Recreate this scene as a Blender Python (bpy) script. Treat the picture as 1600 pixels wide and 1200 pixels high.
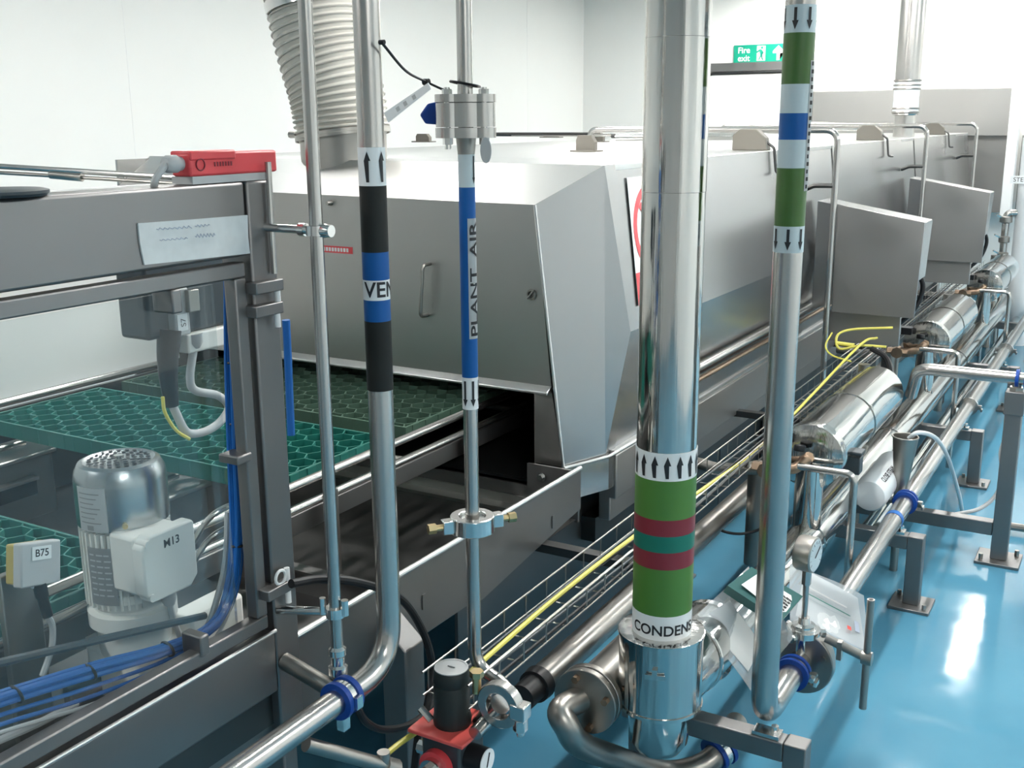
import bpy, bmesh, math, random
from mathutils import Vector, Matrix
V = Vector
PI = math.pi
random.seed(7)
S = bpy.context.scene
COL = S.collection
for o in list(bpy.data.objects):
    bpy.data.objects.remove(o)

# ------------------------------------------------------------------ camera
FPX, YAW, PITCH, ROLL, CAMH = 1688.6, .52913, .2391, -.00742, 1.7
_f = V((-math.sin(YAW)*math.cos(PITCH), math.cos(YAW)*math.cos(PITCH), -math.sin(PITCH)))
_r0 = V((math.cos(YAW), math.sin(YAW), 0)); _u0 = _r0.cross(_f)
_r = _r0*math.cos(ROLL)+_u0*math.sin(ROLL); _u = -_r0*math.sin(ROLL)+_u0*math.cos(ROLL)
CPOS = V((0, 0, CAMH))
cam = bpy.data.cameras.new('camera'); camo = bpy.data.objects.new('camera', cam); COL.objects.link(camo)
cam.sensor_width = 36; cam.lens = FPX*36/1600; cam.clip_start = .05
camo.matrix_world = Matrix(((_r.x, _u.x, -_f.x, 0), (_r.y, _u.y, -_f.y, 0), (_r.z, _u.z, -_f.z, CAMH), (0, 0, 0, 1)))
S.camera = camo

def P(px, py, **k):
    """a point of the place: the sight line of a pixel of the 1600x1200 photo met with a plane x=, y=, z= or a depth d="""
    d = _f+_r*((px-800)/FPX)-_u*((py-600)/FPX)
    (a, v), = k.items()
    if a == 'd': return CPOS+d*v
    i = 'xyz'.index(a)
    return CPOS+d*((v-CPOS[i])/d[i])

# ------------------------------------------------------------------ world, lights, exposure
w = bpy.data.worlds.new('world'); S.world = w; w.use_nodes = True
w.node_tree.nodes['Background'].inputs[0].default_value = (.9, .95, 1, 1)
w.node_tree.nodes['Background'].inputs[1].default_value = .05
S.view_settings.view_transform = 'Standard'; S.view_settings.look = 'None'
S.view_settings.exposure = 0.18; S.view_settings.gamma = 1; S.view_settings.use_curve_mapping = False
LAMP = 118.0          # emission of the ceiling luminaires

# ------------------------------------------------------------------ materials
MATS = {}
def mat(name, col, rough=.5, metal=0., nscale=0, namt=0., ramt=0., stretch=(1, 1, 1), bump=0., emit=None, coat=0., spec=.5, alpha=None):
    m = bpy.data.materials.new(name); m.use_nodes = True; MATS[name] = m
    nt = m.node_tree; b = nt.nodes['Principled BSDF']
    b.inputs['Base Color'].default_value = (*col, 1); b.inputs['Roughness'].default_value = rough
    b.inputs['Metallic'].default_value = metal; b.inputs['Specular IOR Level'].default_value = spec
    if coat: b.inputs['Coat Weight'].default_value = coat; b.inputs['Coat Roughness'].default_value = .08
    if emit: b.inputs['Emission Color'].default_value = (*col, 1); b.inputs['Emission Strength'].default_value = emit
    if nscale:
        tc = nt.nodes.new('ShaderNodeTexCoord'); mp = nt.nodes.new('ShaderNodeMapping')
        mp.inputs['Scale'].default_value = stretch
        nz = nt.nodes.new('ShaderNodeTexNoise'); nz.inputs['Scale'].default_value = nscale; nz.inputs['Detail'].default_value = 5
        nt.links.new(tc.outputs['Object'], mp.inputs[0]); nt.links.new(mp.outputs[0], nz.inputs['Vector'])
        if namt:
            mr = nt.nodes.new('ShaderNodeMapRange'); mr.inputs[1].default_value = .3; mr.inputs[2].default_value = .7
            mr.inputs[3].default_value = 1-namt; mr.inputs[4].default_value = 1+namt*.6
            mx = nt.nodes.new('ShaderNodeMix'); mx.data_type = 'RGBA'; mx.blend_type = 'MULTIPLY'; mx.inputs[0].default_value = 1
            mx.inputs[6].default_value = (*col, 1)
            nt.links.new(nz.outputs['Fac'], mr.inputs[0]); nt.links.new(mr.outputs[0], mx.inputs[7]); nt.links.new(mx.outputs[2], b.inputs['Base Color'])
        if ramt:
            mr = nt.nodes.new('ShaderNodeMapRange'); mr.inputs[1].default_value = .3; mr.inputs[2].default_value = .7
            mr.inputs[3].default_value = max(.02, rough-ramt); mr.inputs[4].default_value = rough+ramt
            nt.links.new(nz.outputs['Fac'], mr.inputs[0]); nt.links.new(mr.outputs[0], b.inputs['Roughness'])
        if bump:
            bp = nt.nodes.new('ShaderNodeBump'); bp.inputs['Strength'].default_value = bump; bp.inputs['Distance'].default_value = .01
            nt.links.new(nz.outputs['Fac'], bp.inputs['Height']); nt.links.new(bp.outputs[0], b.inputs['Normal'])
    return m
def clear_mat(name, tint, haze, hazecol, gloss=.06, rough=.03):
    m = bpy.data.materials.new(name); m.use_nodes = True; MATS[name] = m
    nt = m.node_tree; out = nt.nodes['Material Output']; nt.nodes.remove(nt.nodes['Principled BSDF'])
    t = nt.nodes.new('ShaderNodeBsdfTransparent'); t.inputs[0].default_value = (*tint, 1)
    d = nt.nodes.new('ShaderNodeBsdfDiffuse'); d.inputs[0].default_value = (*hazecol, 1)
    g = nt.nodes.new('ShaderNodeBsdfGlossy'); g.inputs['Roughness'].default_value = rough
    fr = nt.nodes.new('ShaderNodeFresnel'); fr.inputs[0].default_value = 1.3
    a = nt.nodes.new('ShaderNodeMixShader'); a.inputs[0].default_value = haze
    c = nt.nodes.new('ShaderNodeMixShader')
    mul = nt.nodes.new('ShaderNodeMath'); mul.operation = 'MULTIPLY_ADD'; mul.inputs[1].default_value = .6; mul.inputs[2].default_value = gloss*.3
    nt.links.new(t.outputs[0], a.inputs[1]); nt.links.new(d.outputs[0], a.inputs[2])
    nt.links.new(fr.outputs[0], mul.inputs[0]); nt.links.new(mul.outputs[0], c.inputs[0])
    nt.links.new(a.outputs[0], c.inputs[1]); nt.links.new(g.outputs[0], c.inputs[2]); nt.links.new(c.outputs[0], out.inputs[0])
    return m
WHITE = mat('wall_white', (.86, .86, .83), .55, nscale=1.2, namt=.02)
CEIL = mat('ceiling_white', (.8, .8, .78), .7)
GREYW = mat('wall_grey', (.55, .54, .52), .7)
DOORW = mat('door_white', (.85, .85, .83), .4)
SEAL = mat('black_rubber', (.012, .012, .013), .5)
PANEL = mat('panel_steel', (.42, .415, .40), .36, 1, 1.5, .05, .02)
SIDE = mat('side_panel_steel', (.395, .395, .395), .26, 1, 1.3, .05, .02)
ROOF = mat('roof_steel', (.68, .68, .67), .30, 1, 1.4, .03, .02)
FRAME = mat('frame_steel', (.235, .23, .228), .46, 1, 5.0, .06, .04)
BOXS = mat('box_steel', (.34, .335, .325), .45, 1, 4.0, .05, .05)
TUBE = mat('tube_steel', (.50, .485, .465), .25, 1, 7, .03, .02)
TUBED = mat('dull_tube_steel', (.35, .335, .31), .36, 1, 10, .08, .08)
CHROME = mat('cladding_bright', (.62, .61, .585), .09, 1, 26, .10, .05, (1, 1, .03), bump=.30)
CLAD = mat('cladding_wavy', (.66, .655, .635), .10, 1, 22, .08, .05, (1, .04, 1), bump=.30)
BRIGHT = mat('polished_fitting', (.72, .71, .69), .16, 1)
COWL = mat('satin_cowl', (.50, .51, .51), .27, 1)
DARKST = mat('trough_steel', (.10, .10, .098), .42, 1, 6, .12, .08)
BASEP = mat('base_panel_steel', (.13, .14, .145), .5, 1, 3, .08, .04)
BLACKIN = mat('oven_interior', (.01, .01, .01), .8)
CAST = mat('cast_hinge', (.15, .14, .12), .65, .2)
BRASS = mat('brass', (.62, .48, .26), .3, 1)
COPPER = mat('old_bronze', (.34, .245, .175), .4, 1, 30, .2)
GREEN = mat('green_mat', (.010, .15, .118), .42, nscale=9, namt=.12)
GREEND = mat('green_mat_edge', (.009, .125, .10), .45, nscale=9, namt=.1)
OLIVE = mat('grey_green_mat', (.045, .095, .065), .6, nscale=9, namt=.15)  # greyer, less saturated green for the mat at the hood
RED = mat('red_plastic', (.68, .06, .07), .38)
REDP = mat('red_plate', (.70, .10, .085), .33)
CREAM = mat('motor_paint', (.72, .72, .68), .42, nscale=14, namt=.05)
GREYP = mat('grey_plastic', (.42, .43, .43), .5)
BLUEP = mat('blue_plastic', (.006, .05, .27), .42, spec=.3)
BLUEC = mat('blue_cable', (.010, .11, .38), .42, spec=.3)
BLACKP = mat('black_plastic', (.012, .013, .015), .42, spec=.25)
KNOB = mat('knob_plastic', (.02, .026, .026), .42, spec=.3)
DARKBOX = mat('dark_housing', (.03, .042, .05), .45)
YELLOW = mat('yellow_cable', (.66, .60, .12), .45)
LGREY = mat('grey_cable', (.45, .46, .46), .45)
PAPER = mat('paper', (.80, .81, .80), .6)
TAPE = mat('masking_tape', (.60, .63, .63), .7, nscale=40, namt=.06)
INK = mat('black_ink', (.012, .012, .015), .5)
BLUEINK = mat('blue_ink', (.36, .41, .50), .6)
B_WHITE = mat('band_white', (.74, .76, .76), .4)
B_BLACK = mat('band_black', (.012, .014, .013), .5, spec=.25)
B_BLUE = mat('band_blue', (.002, .085, .30), .42, spec=.3)
B_LBLUE = mat('band_pale', (.48, .56, .58), .4)
B_GREEN = mat('band_green', (.065, .185, .03), .4)
B_DGREEN = mat('band_olive', (.045, .12, .02), .4)
B_MAROON = mat('band_maroon', (.20, .018, .03), .4)
B_TEAL = mat('band_teal', (.005, .15, .105), .4)
SIGNG = mat('sign_green', (.0, .27, .17), .4)
SIGNW = mat('sign_white', (.86, .88, .86), .4)
PIPEW = mat('white_pipe', (.66, .70, .72), .3)
RUBG = mat('clear_hose', (.62, .66, .68), .3)
FLEX = mat('flex_hose', (.60, .58, .53), .4, nscale=5, namt=.06)
FLEXR = mat('flex_rib', (.34, .33, .30), .4)
BOOK = mat('teal_folder', (.02, .10, .095), .4)
YBROWN = mat('brown_plastic', (.40, .31, .08), .5)
LAMPM = mat('lamp_diffuser', (1, .985, .95), .5, emit=LAMP)
PANE = clear_mat('polycarbonate', (.92, .95, .955), .018, (.7, .8, .85), .03)
BAG = clear_mat('plastic_bag', (.93, .95, .96), .26, (.85, .88, .9), .35, .16)

def floor_mat():
    m = mat('blue_floor', (.06, .27, .42), .16, spec=.22); nt = m.node_tree; b = nt.nodes['Principled BSDF']
    tc = nt.nodes.new('ShaderNodeTexCoord')
    n1 = nt.nodes.new('ShaderNodeTexNoise'); n1.inputs['Scale'].default_value = 1.7; n1.inputs['Detail'].default_value = 6
    n2 = nt.nodes.new('ShaderNodeTexNoise'); n2.inputs['Scale'].default_value = 9; n2.inputs['Detail'].default_value = 4
    cr = nt.nodes.new('ShaderNodeValToRGB')
    cr.color_ramp.elements[0].position = .3; cr.color_ramp.elements[0].color = (.055, .195, .30, 1)
    cr.color_ramp.elements[1].position = .72; cr.color_ramp.elements[1].color = (.095, .265, .37, 1)
    rr = nt.nodes.new('ShaderNodeMapRange'); rr.inputs[1].default_value = .3; rr.inputs[2].default_value = .7
    rr.inputs[3].default_value = .04; rr.inputs[4].default_value = .10
    for n in (n1, n2): nt.links.new(tc.outputs['Object'], n.inputs['Vector'])
    nt.links.new(n1.outputs['Fac'], cr.inputs[0]); nt.links.new(cr.outputs[0], b.inputs['Base Color'])
    nt.links.new(n2.outputs['Fac'], rr.inputs[0]); nt.links.new(rr.outputs[0], b.inputs['Roughness'])
    bp = nt.nodes.new('ShaderNodeBump'); bp.inputs['Strength'].default_value = .025; bp.inputs['Distance'].default_value = .01
    nt.links.new(n2.outputs['Fac'], bp.inputs['Height']); nt.links.new(bp.outputs[0], b.inputs['Normal'])
    return m
FLOOR = floor_mat()

# ------------------------------------------------------------------ mesh helpers
def mb(): return bmesh.new()
def bb(bm, x0, x1, y0, y1, z0, z1):
    vs = [bm.verts.new((x, y, z)) for x in (x0, x1) for y in (y0, y1) for z in (z0, z1)]
    for q in ((0, 1, 3, 2), (4, 6, 7, 5), (0, 4, 5, 1), (2, 3, 7, 6), (0, 2, 6, 4), (1, 5, 7, 3)):
        bm.faces.new([vs[i] for i in q])
    return bm
def boxr(bm, c, s, rot=None):
    """box about c with full size s, axes turned by the matrix rot"""
    n = len(bm.verts); bb(bm, -s[0]/2, s[0]/2, -s[1]/2, s[1]/2, -s[2]/2, s[2]/2); bm.verts.ensure_lookup_table()
    for v in bm.verts[n:]: v.co = (rot @ v.co if rot else v.co)+V(c)
    return bm
def basis(ax):
    ax = V(ax).normalized(); a = V((0, 0, 1)) if abs(ax.z) < .9 else V((1, 0, 0))
    e1 = ax.cross(a).normalized(); return ax, e1, ax.cross(e1)
def rings(bm, rr, n, cap=True, closed=False):
    """rr: list of (centre, e1, e2, radius)"""
    L = []
    for c, e1, e2, r in rr:
        L.append([bm.verts.new(c+e1*(r*math.cos(2*PI*i/n))+e2*(r*math.sin(2*PI*i/n))) for i in range(n)])
    m = len(L)
    for k in range(m if closed else m-1):
        a, b = L[k], L[(k+1) % m]
        for i in range(n): bm.faces.new((a[i], a[(i+1) % n], b[(i+1) % n], b[i]))
    if cap and not closed:
        bm.faces.new(L[0][::-1]); bm.faces.new(L[-1])
    return bm
def cyl(bm, p0, p1, r, n=20, r2=None, cap=True):
    p0, p1 = V(p0), V(p1); ax, e1, e2 = basis(p1-p0)
    return rings(bm, [(p0, e1, e2, r), (p1, e1, e2, r if r2 is None else r2)], n, cap)
def lathe(bm, prof, p0, ax, n=28, cap=True):
    p0 = V(p0); ax, e1, e2 = basis(ax)
    return rings(bm, [(p0+ax*h, e1, e2, max(r, 1e-5)) for r, h in prof], n, cap)
def fillet(pts, rad, seg=7):
    pts = [V(p) for p in pts]; out = [pts[0]]
    for i in range(1, len(pts)-1):
        a, b, c = pts[i-1], pts[i], pts[i+1]
        d0, d1 = (a-b), (c-b); l0, l1 = d0.length, d1.length; d0 = d0/l0; d1 = d1/l1
        ang = d0.angle(d1)
        if ang > PI-.03: out.append(b); continue
        t = min(rad/math.tan(ang/2), l0*.48, l1*.48)
        s, e = b+d0*t, b+d1*t
        for k in range(seg+1):
            u = k/seg; out.append(s*(1-u)**2+b*(2*u*(1-u))+e*u*u)
    out.append(pts[-1]); return out
def tube(bm, pts, r, n=14, bend=0, cap=True, radii=None):
    pts = fillet(pts, bend) if bend else [V(p) for p in pts]
    T = []
    for i in range(len(pts)):
        a = pts[max(0, i-1)]; b = pts[min(len(pts)-1, i+1)]; T.append((b-a).normalized())
    _, e1, e2 = basis(T[0]); rr = []
    for i, p in enumerate(pts):
        e1 = (e1-T[i]*e1.dot(T[i])).normalized(); e2 = T[i].cross(e1)
        rr.append((p, e1, e2, radii[i] if radii else r))
    return rings(bm, rr, n, cap)
def smooth_path(pts, k=8):
    pts = [V(p) for p in pts]; out = []
    q = [pts[0]*2-pts[1]]+pts+[pts[-1]*2-pts[-2]]
    for i in range(1, len(q)-2):
        a, b, c, d = q[i-1], q[i], q[i+1], q[i+2]
        for j in range(k):
            t = j/k
            out.append(.5*((2*b)+(c-a)*t+(2*a-5*b+4*c-d)*t*t+(3*b-a-3*c+d)*t**3))
    out.append(pts[-1]); return out
def ring(bm, c, ax, R, r, n=28, m=8, a0=0, a1=2*PI):
    c = V(c); ax, e1, e2 = basis(ax); full = a1-a0 > 2*PI-.01; rr = []
    for i in range(n if full else n+1):
        t = a0+(a1-a0)*i/n; d = e1*math.cos(t)+e2*math.sin(t)
        rr.append((c+d*R, d, ax, r))
    return rings(bm, rr, m, True, full)
def collar(bm, c, ax, r0, r1, h, n=28):
    """hollow ring of rectangular section, from r0 to r1, height h about c"""
    c = V(c); ax, e1, e2 = basis(ax); L = []
    for r, z in ((r0, -h/2), (r1, -h/2), (r1, h/2), (r0, h/2)):
        L.append([bm.verts.new(c+ax*z+(e1*math.cos(2*PI*i/n)+e2*math.sin(2*PI*i/n))*r) for i in range(n)])
    for k in range(4):
        a, b = L[k], L[(k+1) % 4]
        for i in range(n): bm.faces.new((a[i], a[(i+1) % n], b[(i+1) % n], b[i]))
    return bm
def prism(bm, poly, vec):
    vec = V(vec); a = [bm.verts.new(V(p)) for p in poly]; b = [bm.verts.new(V(p)+vec) for p in poly]; n = len(a)
    bm.faces.new(a[::-1]); bm.faces.new(b)
    for i in range(n): bm.faces.new((a[i], a[(i+1) % n], b[(i+1) % n], b[i]))
    return bm
def slab(bm, pts, t):
    """a plate through the four points with thickness t to its back"""
    pts = [V(p) for p in pts]; nrm = (pts[1]-pts[0]).cross(pts[2]-pts[0]).normalized()
    return prism(bm, pts, nrm*-t)

def wloc(o):
    v = V((0, 0, 0))
    while o: v = v+o.location; o = o.parent
    return v
def tag(o, label=None, cat=None, group=None, kind=None):
    for k, v in (('label', label), ('category', cat), ('group', group), ('kind', kind)):
        if v: o[k] = v
    return o
def obj(name, bm, m, parent=None, label=None, cat=None, group=None, kind=None, bev=0, angle=35):
    bmesh.ops.recalc_face_normals(bm, faces=bm.faces)
    me = bpy.data.meshes.new(name); bm.to_mesh(me); bm.free()
    if parent is None:
        xs = [v.co for v in me.vertices]
        off = V(((min(v.x for v in xs)+max(v.x for v in xs))/2, (min(v.y for v in xs)+max(v.y for v in xs))/2, min(v.z for v in xs)))
    else: off = wloc(parent)
    me.transform(Matrix.Translation(-off))
    for p in me.polygons: p.use_smooth = True
    me.set_sharp_from_angle(angle=math.radians(angle))
    me.materials.append(m)
    o = bpy.data.objects.new(name, me); COL.objects.link(o)
    if parent is None: o.location = off
    else: o.parent = parent
    if bev:
        b = o.modifiers.new('bevel', 'BEVEL'); b.width = bev; b.segments = 2; b.limit_method = 'ANGLE'
    return tag(o, label, cat, group, kind)
def thing(name, label, cat, loc, group=None):
    o = bpy.data.objects.new(name, None); COL.objects.link(o); o.location = V(loc); o.empty_display_size = .05
    return tag(o, label, cat, group)
def dup(root, d, label=None):
    r = root.copy(); COL.objects.link(r); r.location = root.location+V(d)
    if label: r['label'] = label
    for ch in list(root.children):
        c = ch.copy(); COL.objects.link(c); c.parent = r
        for g in list(ch.children):
            e = g.copy(); COL.objects.link(e); e.parent = c
    return r
def tmesh(s, size, bold=0.):
    cu = bpy.data.curves.new('txt', 'FONT'); cu.body = s; cu.size = size; cu.align_x = 'CENTER'; cu.align_y = 'CENTER'; cu.offset = bold
    o = bpy.data.objects.new('txt', cu); COL.objects.link(o)
    me = bpy.data.meshes.new_from_object(o); bpy.data.objects.remove(o); bpy.data.curves.remove(cu)
    bm = mb(); bm.from_mesh(me); bpy.data.meshes.remove(me); return bm
def flat_text(parent, s, size, c, xd, yd, m, name='lettering', bold=0.):
    bm = tmesh(s, size, bold); c, xd, yd = V(c), V(xd).normalized(), V(yd).normalized()
    for v in bm.verts: v.co = c+xd*v.co.x+yd*v.co.y
    return obj(name, bm, m, parent)
def wrap(bm, cx, cy, r, th0, z0, step=.004, vertical=False):
    for _ in range(6):
        e = [e for e in bm.edges if abs((e.verts[0].co.x if not vertical else e.verts[0].co.y)-(e.verts[1].co.x if not vertical else e.verts[1].co.y)) > step]
        if not e: break
        bmesh.ops.subdivide_edges(bm, edges=e, cuts=1)
    for v in bm.verts:
        u, h = (v.co.x, v.co.y) if not vertical else (-v.co.y, v.co.x)
        t = th0+u/r; v.co = V((cx+r*math.cos(t), cy+r*math.sin(t), z0+h))
    return bm
def arrow2d(bm, u, z0, z1, wd, up=True):
    """flat arrow outline in the (x, y) plane"""
    h = (z1-z0); hd = wd*1.3; sw = wd*.22
    P2 = [(-sw, 0), (sw, 0), (sw, h-hd), (wd/2, h-hd), (0, h), (-wd/2, h-hd), (-sw, h-hd)]
    vs = [bm.verts.new((u+x, z0+y if up else z1-y, 0)) for x, y in P2]
    bm.faces.new(vs)
    bmesh.ops.triangulate(bm, faces=bm.faces[:])
def toview(x, y): return math.atan2(-y, -x)

# ================================================================== THE ROOM
XL, XR, YF, YB, ZC = -5.3, 3.2, -3.6, 10.6, 2.95
obj('floor', bb(mb(), XL, XR, YF, YB, -.1, 0), FLOOR, kind='structure', label='glossy blue resin floor')
wl = obj('wall_left', bb(mb(), XL-.12, XL, YF, YB, 0, ZC), WHITE, kind='structure', label='plain white panelled wall on the left')
obj('wall_right', bb(mb(), XR, XR+.12, YF, YB, 0, ZC), WHITE, kind='structure')
obj('wall_front', bb(mb(), XL, XR, YF-.12, YF, 0, ZC), GREYW, kind='structure')
wb = obj('wall_back', bb(mb(), XL, XR, YB, YB+.12, 0, ZC), WHITE, kind='structure', label='white end wall with the fire door')
obj('ceiling', bb(mb(), XL, XR, YF, YB, ZC, ZC+.1), CEIL, kind='structure')
for yy in (2.2, 4.6, 7.0, 9.4):
    obj('panel_joint', bb(mb(), XL-.004, XL+.0015, yy-.003, yy+.003, 0, ZC), DOORW, wl)
# door_1 in the back wall
dL = P(1104, 100, y=YB).x; dR = P(1258, 100, y=YB).x; dT = P(1165, 112, y=YB).z
d1 = obj('door_1', bb(mb(), dL+.03, dR-.03, YB-.05, YB-.004, .01, dT-.03), DOORW, kind='structure', label='white fire door in the end wall')
bm = mb(); hz = P(1165, 98, y=YB).z
bb(bm, dL-.09, dR+.09, YB-.06, YB-.002, dT+.005, hz); bb(bm, dL-.09, dL-.01, YB-.06, YB-.002, 0, dT); bb(bm, dR+.01, dR+.09, YB-.06, YB-.002, 0, dT)
obj('door_frame', bm, FRAME, d1)
bm = mb(); tube(bm, [(dL+.01, YB-.055, .02), (dL+.01, YB-.055, dT-.01), (dR-.01, YB-.055, dT-.01), (dR-.01, YB-.055, .02)], .012, 8, bend=.11); obj('rubber_seal', bm, SEAL, d1)
# fire exit sign
s0 = P(1147, 71, y=YB-.02); s1 = P(1229, 97, y=YB-.02)
sg = obj('fire_exit_sign', bb(mb(), s0.x, s1.x, YB-.02, YB-.003, s1.z, s0.z), SIGNG, label='green fire exit sign with white arrow above the fire door', cat='sign')
sw, sh = s1.x-s0.x, s0.z-s1.z; yf = YB-.0215
for t, f in (('Fire', .70), ('exit', .27)):
    flat_text(sg, t, sh*.46, (s0.x+sw*.195, yf, s1.z+sh*f), (1, 0, 0), (0, 0, 1), SIGNW, bold=.0012)
def flatpoly(pts, m, parent, name, y=yf):
    bm = mb(); vs = [bm.verts.new((s0.x+sw*a, y, s1.z+sh*b)) for a, b in pts]; bm.faces.new(vs); bmesh.ops.triangulate(bm, faces=bm.faces[:]); return obj(name, bm, m, parent)
flatpoly([(.44, .12), (.60, .12), (.60, .92), (.44, .92)], SIGNW, sg, 'pictogram_door')
flatpoly([(.47, .18), (.505, .40), (.49, .62), (.42, .50), (.40, .55), (.49, .74), (.53, .72), (.57, .55), (.545, .5), (.53, .58), (.535, .40), (.57, .15), (.545, .15), (.52, .33), (.49, .15)], SIGNG, sg, 'pictogram_runner', yf-.001)
bm = mb(); cyl(bm, (s0.x+sw*.535, yf-.0008, s1.z+sh*.82), (s0.x+sw*.535, yf-.0014, s1.z+sh*.82), sh*.07, 12); obj('pictogram_head', bm, SIGNG, sg)
flatpoly([(.81, .12), (.87, .12), (.87, .5), (.94, .5), (.94, .62), (.84, .92), (.74, .62), (.74, .5), (.81, .5)], SIGNW, sg, 'arrow')
# ceiling luminaires (above the frame); two behind the viewer added to brighten front faces
lum = None
for ix, x in enumerate((-2.95, -.98, 1.7)):
    for iy, y in enumerate((3.25, 6.5, 9.75, -.7)):
        if iy == 3 and ix == 1: continue
        if lum is None:
            lum = thing('ceiling_light', '', 'light', (x, y, ZC-.09), 'ceiling luminaires')
            bm = mb(); bb(bm, x-.17, x+.17, y-.65, y+.65, ZC-.09, ZC-.001); obj('housing', bm, DOORW, lum, bev=.01)
            bm = mb(); bb(bm, x-.0625, x+.0625, y-.62, y+.62, ZC-.095, ZC-.0905); obj('diffuser', bm, LAMPM, lum)
            q = lum
        else: q = dup(lum, (x-(-2.95), y-3.25, 0))
        q['label'] = '%s white ceiling light %s' % (('long', 'oblong', 'wide')[ix], ('above the hood end', 'above the machine middle', 'near the end wall', 'added as fill behind the viewer')[iy])
# stainless end cladding, white post and grey enclosure at the far end
e0 = P(1273, 143, y=10.2); e1 = P(1582, 139, y=10.2); zb = P(1545, 212, y=10.2).z
bm = mb(); bb(bm, e0.x, e1.x, 10.16, 10.2, zb, e0.z); ec = obj('steel_cladding', bm, PANEL, label='wide stainless panel on the white end wall behind the exhaust stack', cat='panel', bev=.003)
bm = mb(); bb(bm, e0.x-.06, e0.x-.005, 10.12, 10.2, 0, 2.2); obj('wall_post', bm, DOORW, label='slim white post left of the stainless end panel', cat='post')
bm = mb(); bb(bm, P(1536, 260, y=10.3).x-.3, e1.x, 10.28, YB, P(1560, 332, y=10.3).z, zb+.01); obj('recess_panel', bm, BOXS, label='dull stainless panel recessed below the wide end panel', cat='panel')
x0 = P(1583, 140, y=10.05).x
bm = mb(); bb(bm, x0-.005, x0+.075, 10.0, 10.12, P(1565, 340, y=10.05).z, ZC); obj('wall_post', bm, DOORW, label='white post right of the stainless end panel stopping above the floor', cat='post', bev=.004)
bm = mb(); bb(bm, x0+.09, x0+1.4, 10.2, 10.5, .9, 1.55); obj('end_cabinet', bm, BOXS, label='grey steel cabinet at the far right edge', cat='cabinet', bev=.006)
bm = mb(); pw = P(1599, 400, y=9.0); cyl(bm, (pw.x, 9.0, 0), (pw.x, 9.0, 1.55), .085, 24); col = obj('white_column', bm, PIPEW, label='white lagged vertical pipe at the right edge of the frame', cat='pipe')
bm = mb(); q = P(1590, 281, y=8.9); bb(bm, q.x-.05, q.x+.1, 8.90, 8.916, q.z-.028, q.z+.028); st = obj('pipe_tag', bm, B_WHITE, col)
flat_text(st, 'STE', .045, (q.x+.005, 8.899, q.z), (1, 0, 0), (0, 0, 1), INK)
va_ = thing('valve_assembly', 'cluster of small valves beside the white pipe at the far end', 'valve', (pw.x-.13, 8.95, 0))
bm = mb(); tube(bm, [(pw.x-.14, 8.95, 0), (pw.x-.14, 8.95, 1.0), (pw.x-.06, 8.97, 1.0)], .026, 12, bend=.05); obj('branch_pipe', bm, TUBE, va_)
for zz, rr in ((.95, .045), (.80, .04), (.68, .04)):
    bm = mb(); lathe(bm, [(.02, -.03), (rr, -.02), (rr, .02), (.02, .03)], (pw.x-.14, 8.95, zz), (0, 0, 1), 14); v_ = obj('valve_body', bm, TUBED, va_)
    bm = mb(); cyl(bm, (pw.x-.14, 8.95, zz), (pw.x-.20, 8.88, zz+.04), .007, 8); obj('valve_lever', bm, BRIGHT, v_)

# ================================================================== TUNNEL MACHINE (hood, side panels, roof)
YH, YE = 2.70, 9.85                      # hood front, far end
XS, XK, XB, ZT, ZK, ZB = -1.36, -1.30, -1.345, 1.574, 1.08, .705
FX = -3.22                               # far side of the machine
tm = thing('tunnel_machine', 'long stainless tunnel machine with sloped hood front and folded side panels', 'machine', (-2.3, 6.2, 0))
T = .004
c_t, c_m, c_b = V((-1.501, YH, 1.468)), V((-1.445, YH, .934)), V((-1.406, YH, ZB))
f_t, f_k, f_b = V((XS, 2.86, ZT)), V((XK, 2.86, ZK)), V((XB, 2.86, ZB))
# front sheet with folded lower lip
bm = mb(); slab(bm, [V((FX, YH, .944)), c_m, c_t, V((FX, YH, 1.485))], T); obj('hood_front', bm, PANEL, tm)
bm = mb(); prism(bm, [(FX, YH, .952), (FX, YH-.028, .938), (FX, YH-.028, .930), (FX, YH, .932)], V((c_m.x-FX, 0, -.006))); obj('front_lip', bm, ROOF, tm, bev=.002)
bm = mb(); slab(bm, [(-1.503, YH, ZB), tuple(c_b), tuple(c_m), (-1.503, YH, .934)], .03); obj('opening_jamb', bm, PANEL, tm)
# corner sheet, folded
f_k2 = V((XK, 2.93, ZK))
bm = mb(); slab(bm, [c_b, f_b, f_t, c_t], T)
for tri in ((f_b, f_k2, f_t), (f_b, V((XB, 2.93, ZB)), f_k2), (f_t, f_k2, V((XS, 2.93, ZT)))): bm.faces.new([bm.verts.new(p) for p in tri])
obj('corner_panel', bm, SIDE, tm, angle=3)
bm = mb(); tube(bm, [c_b+V((.002, -.002, 0)), c_t+V((.002, -.002, 0))], .005, 8); obj('corner_weld', bm, ROOF, tm)
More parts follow.
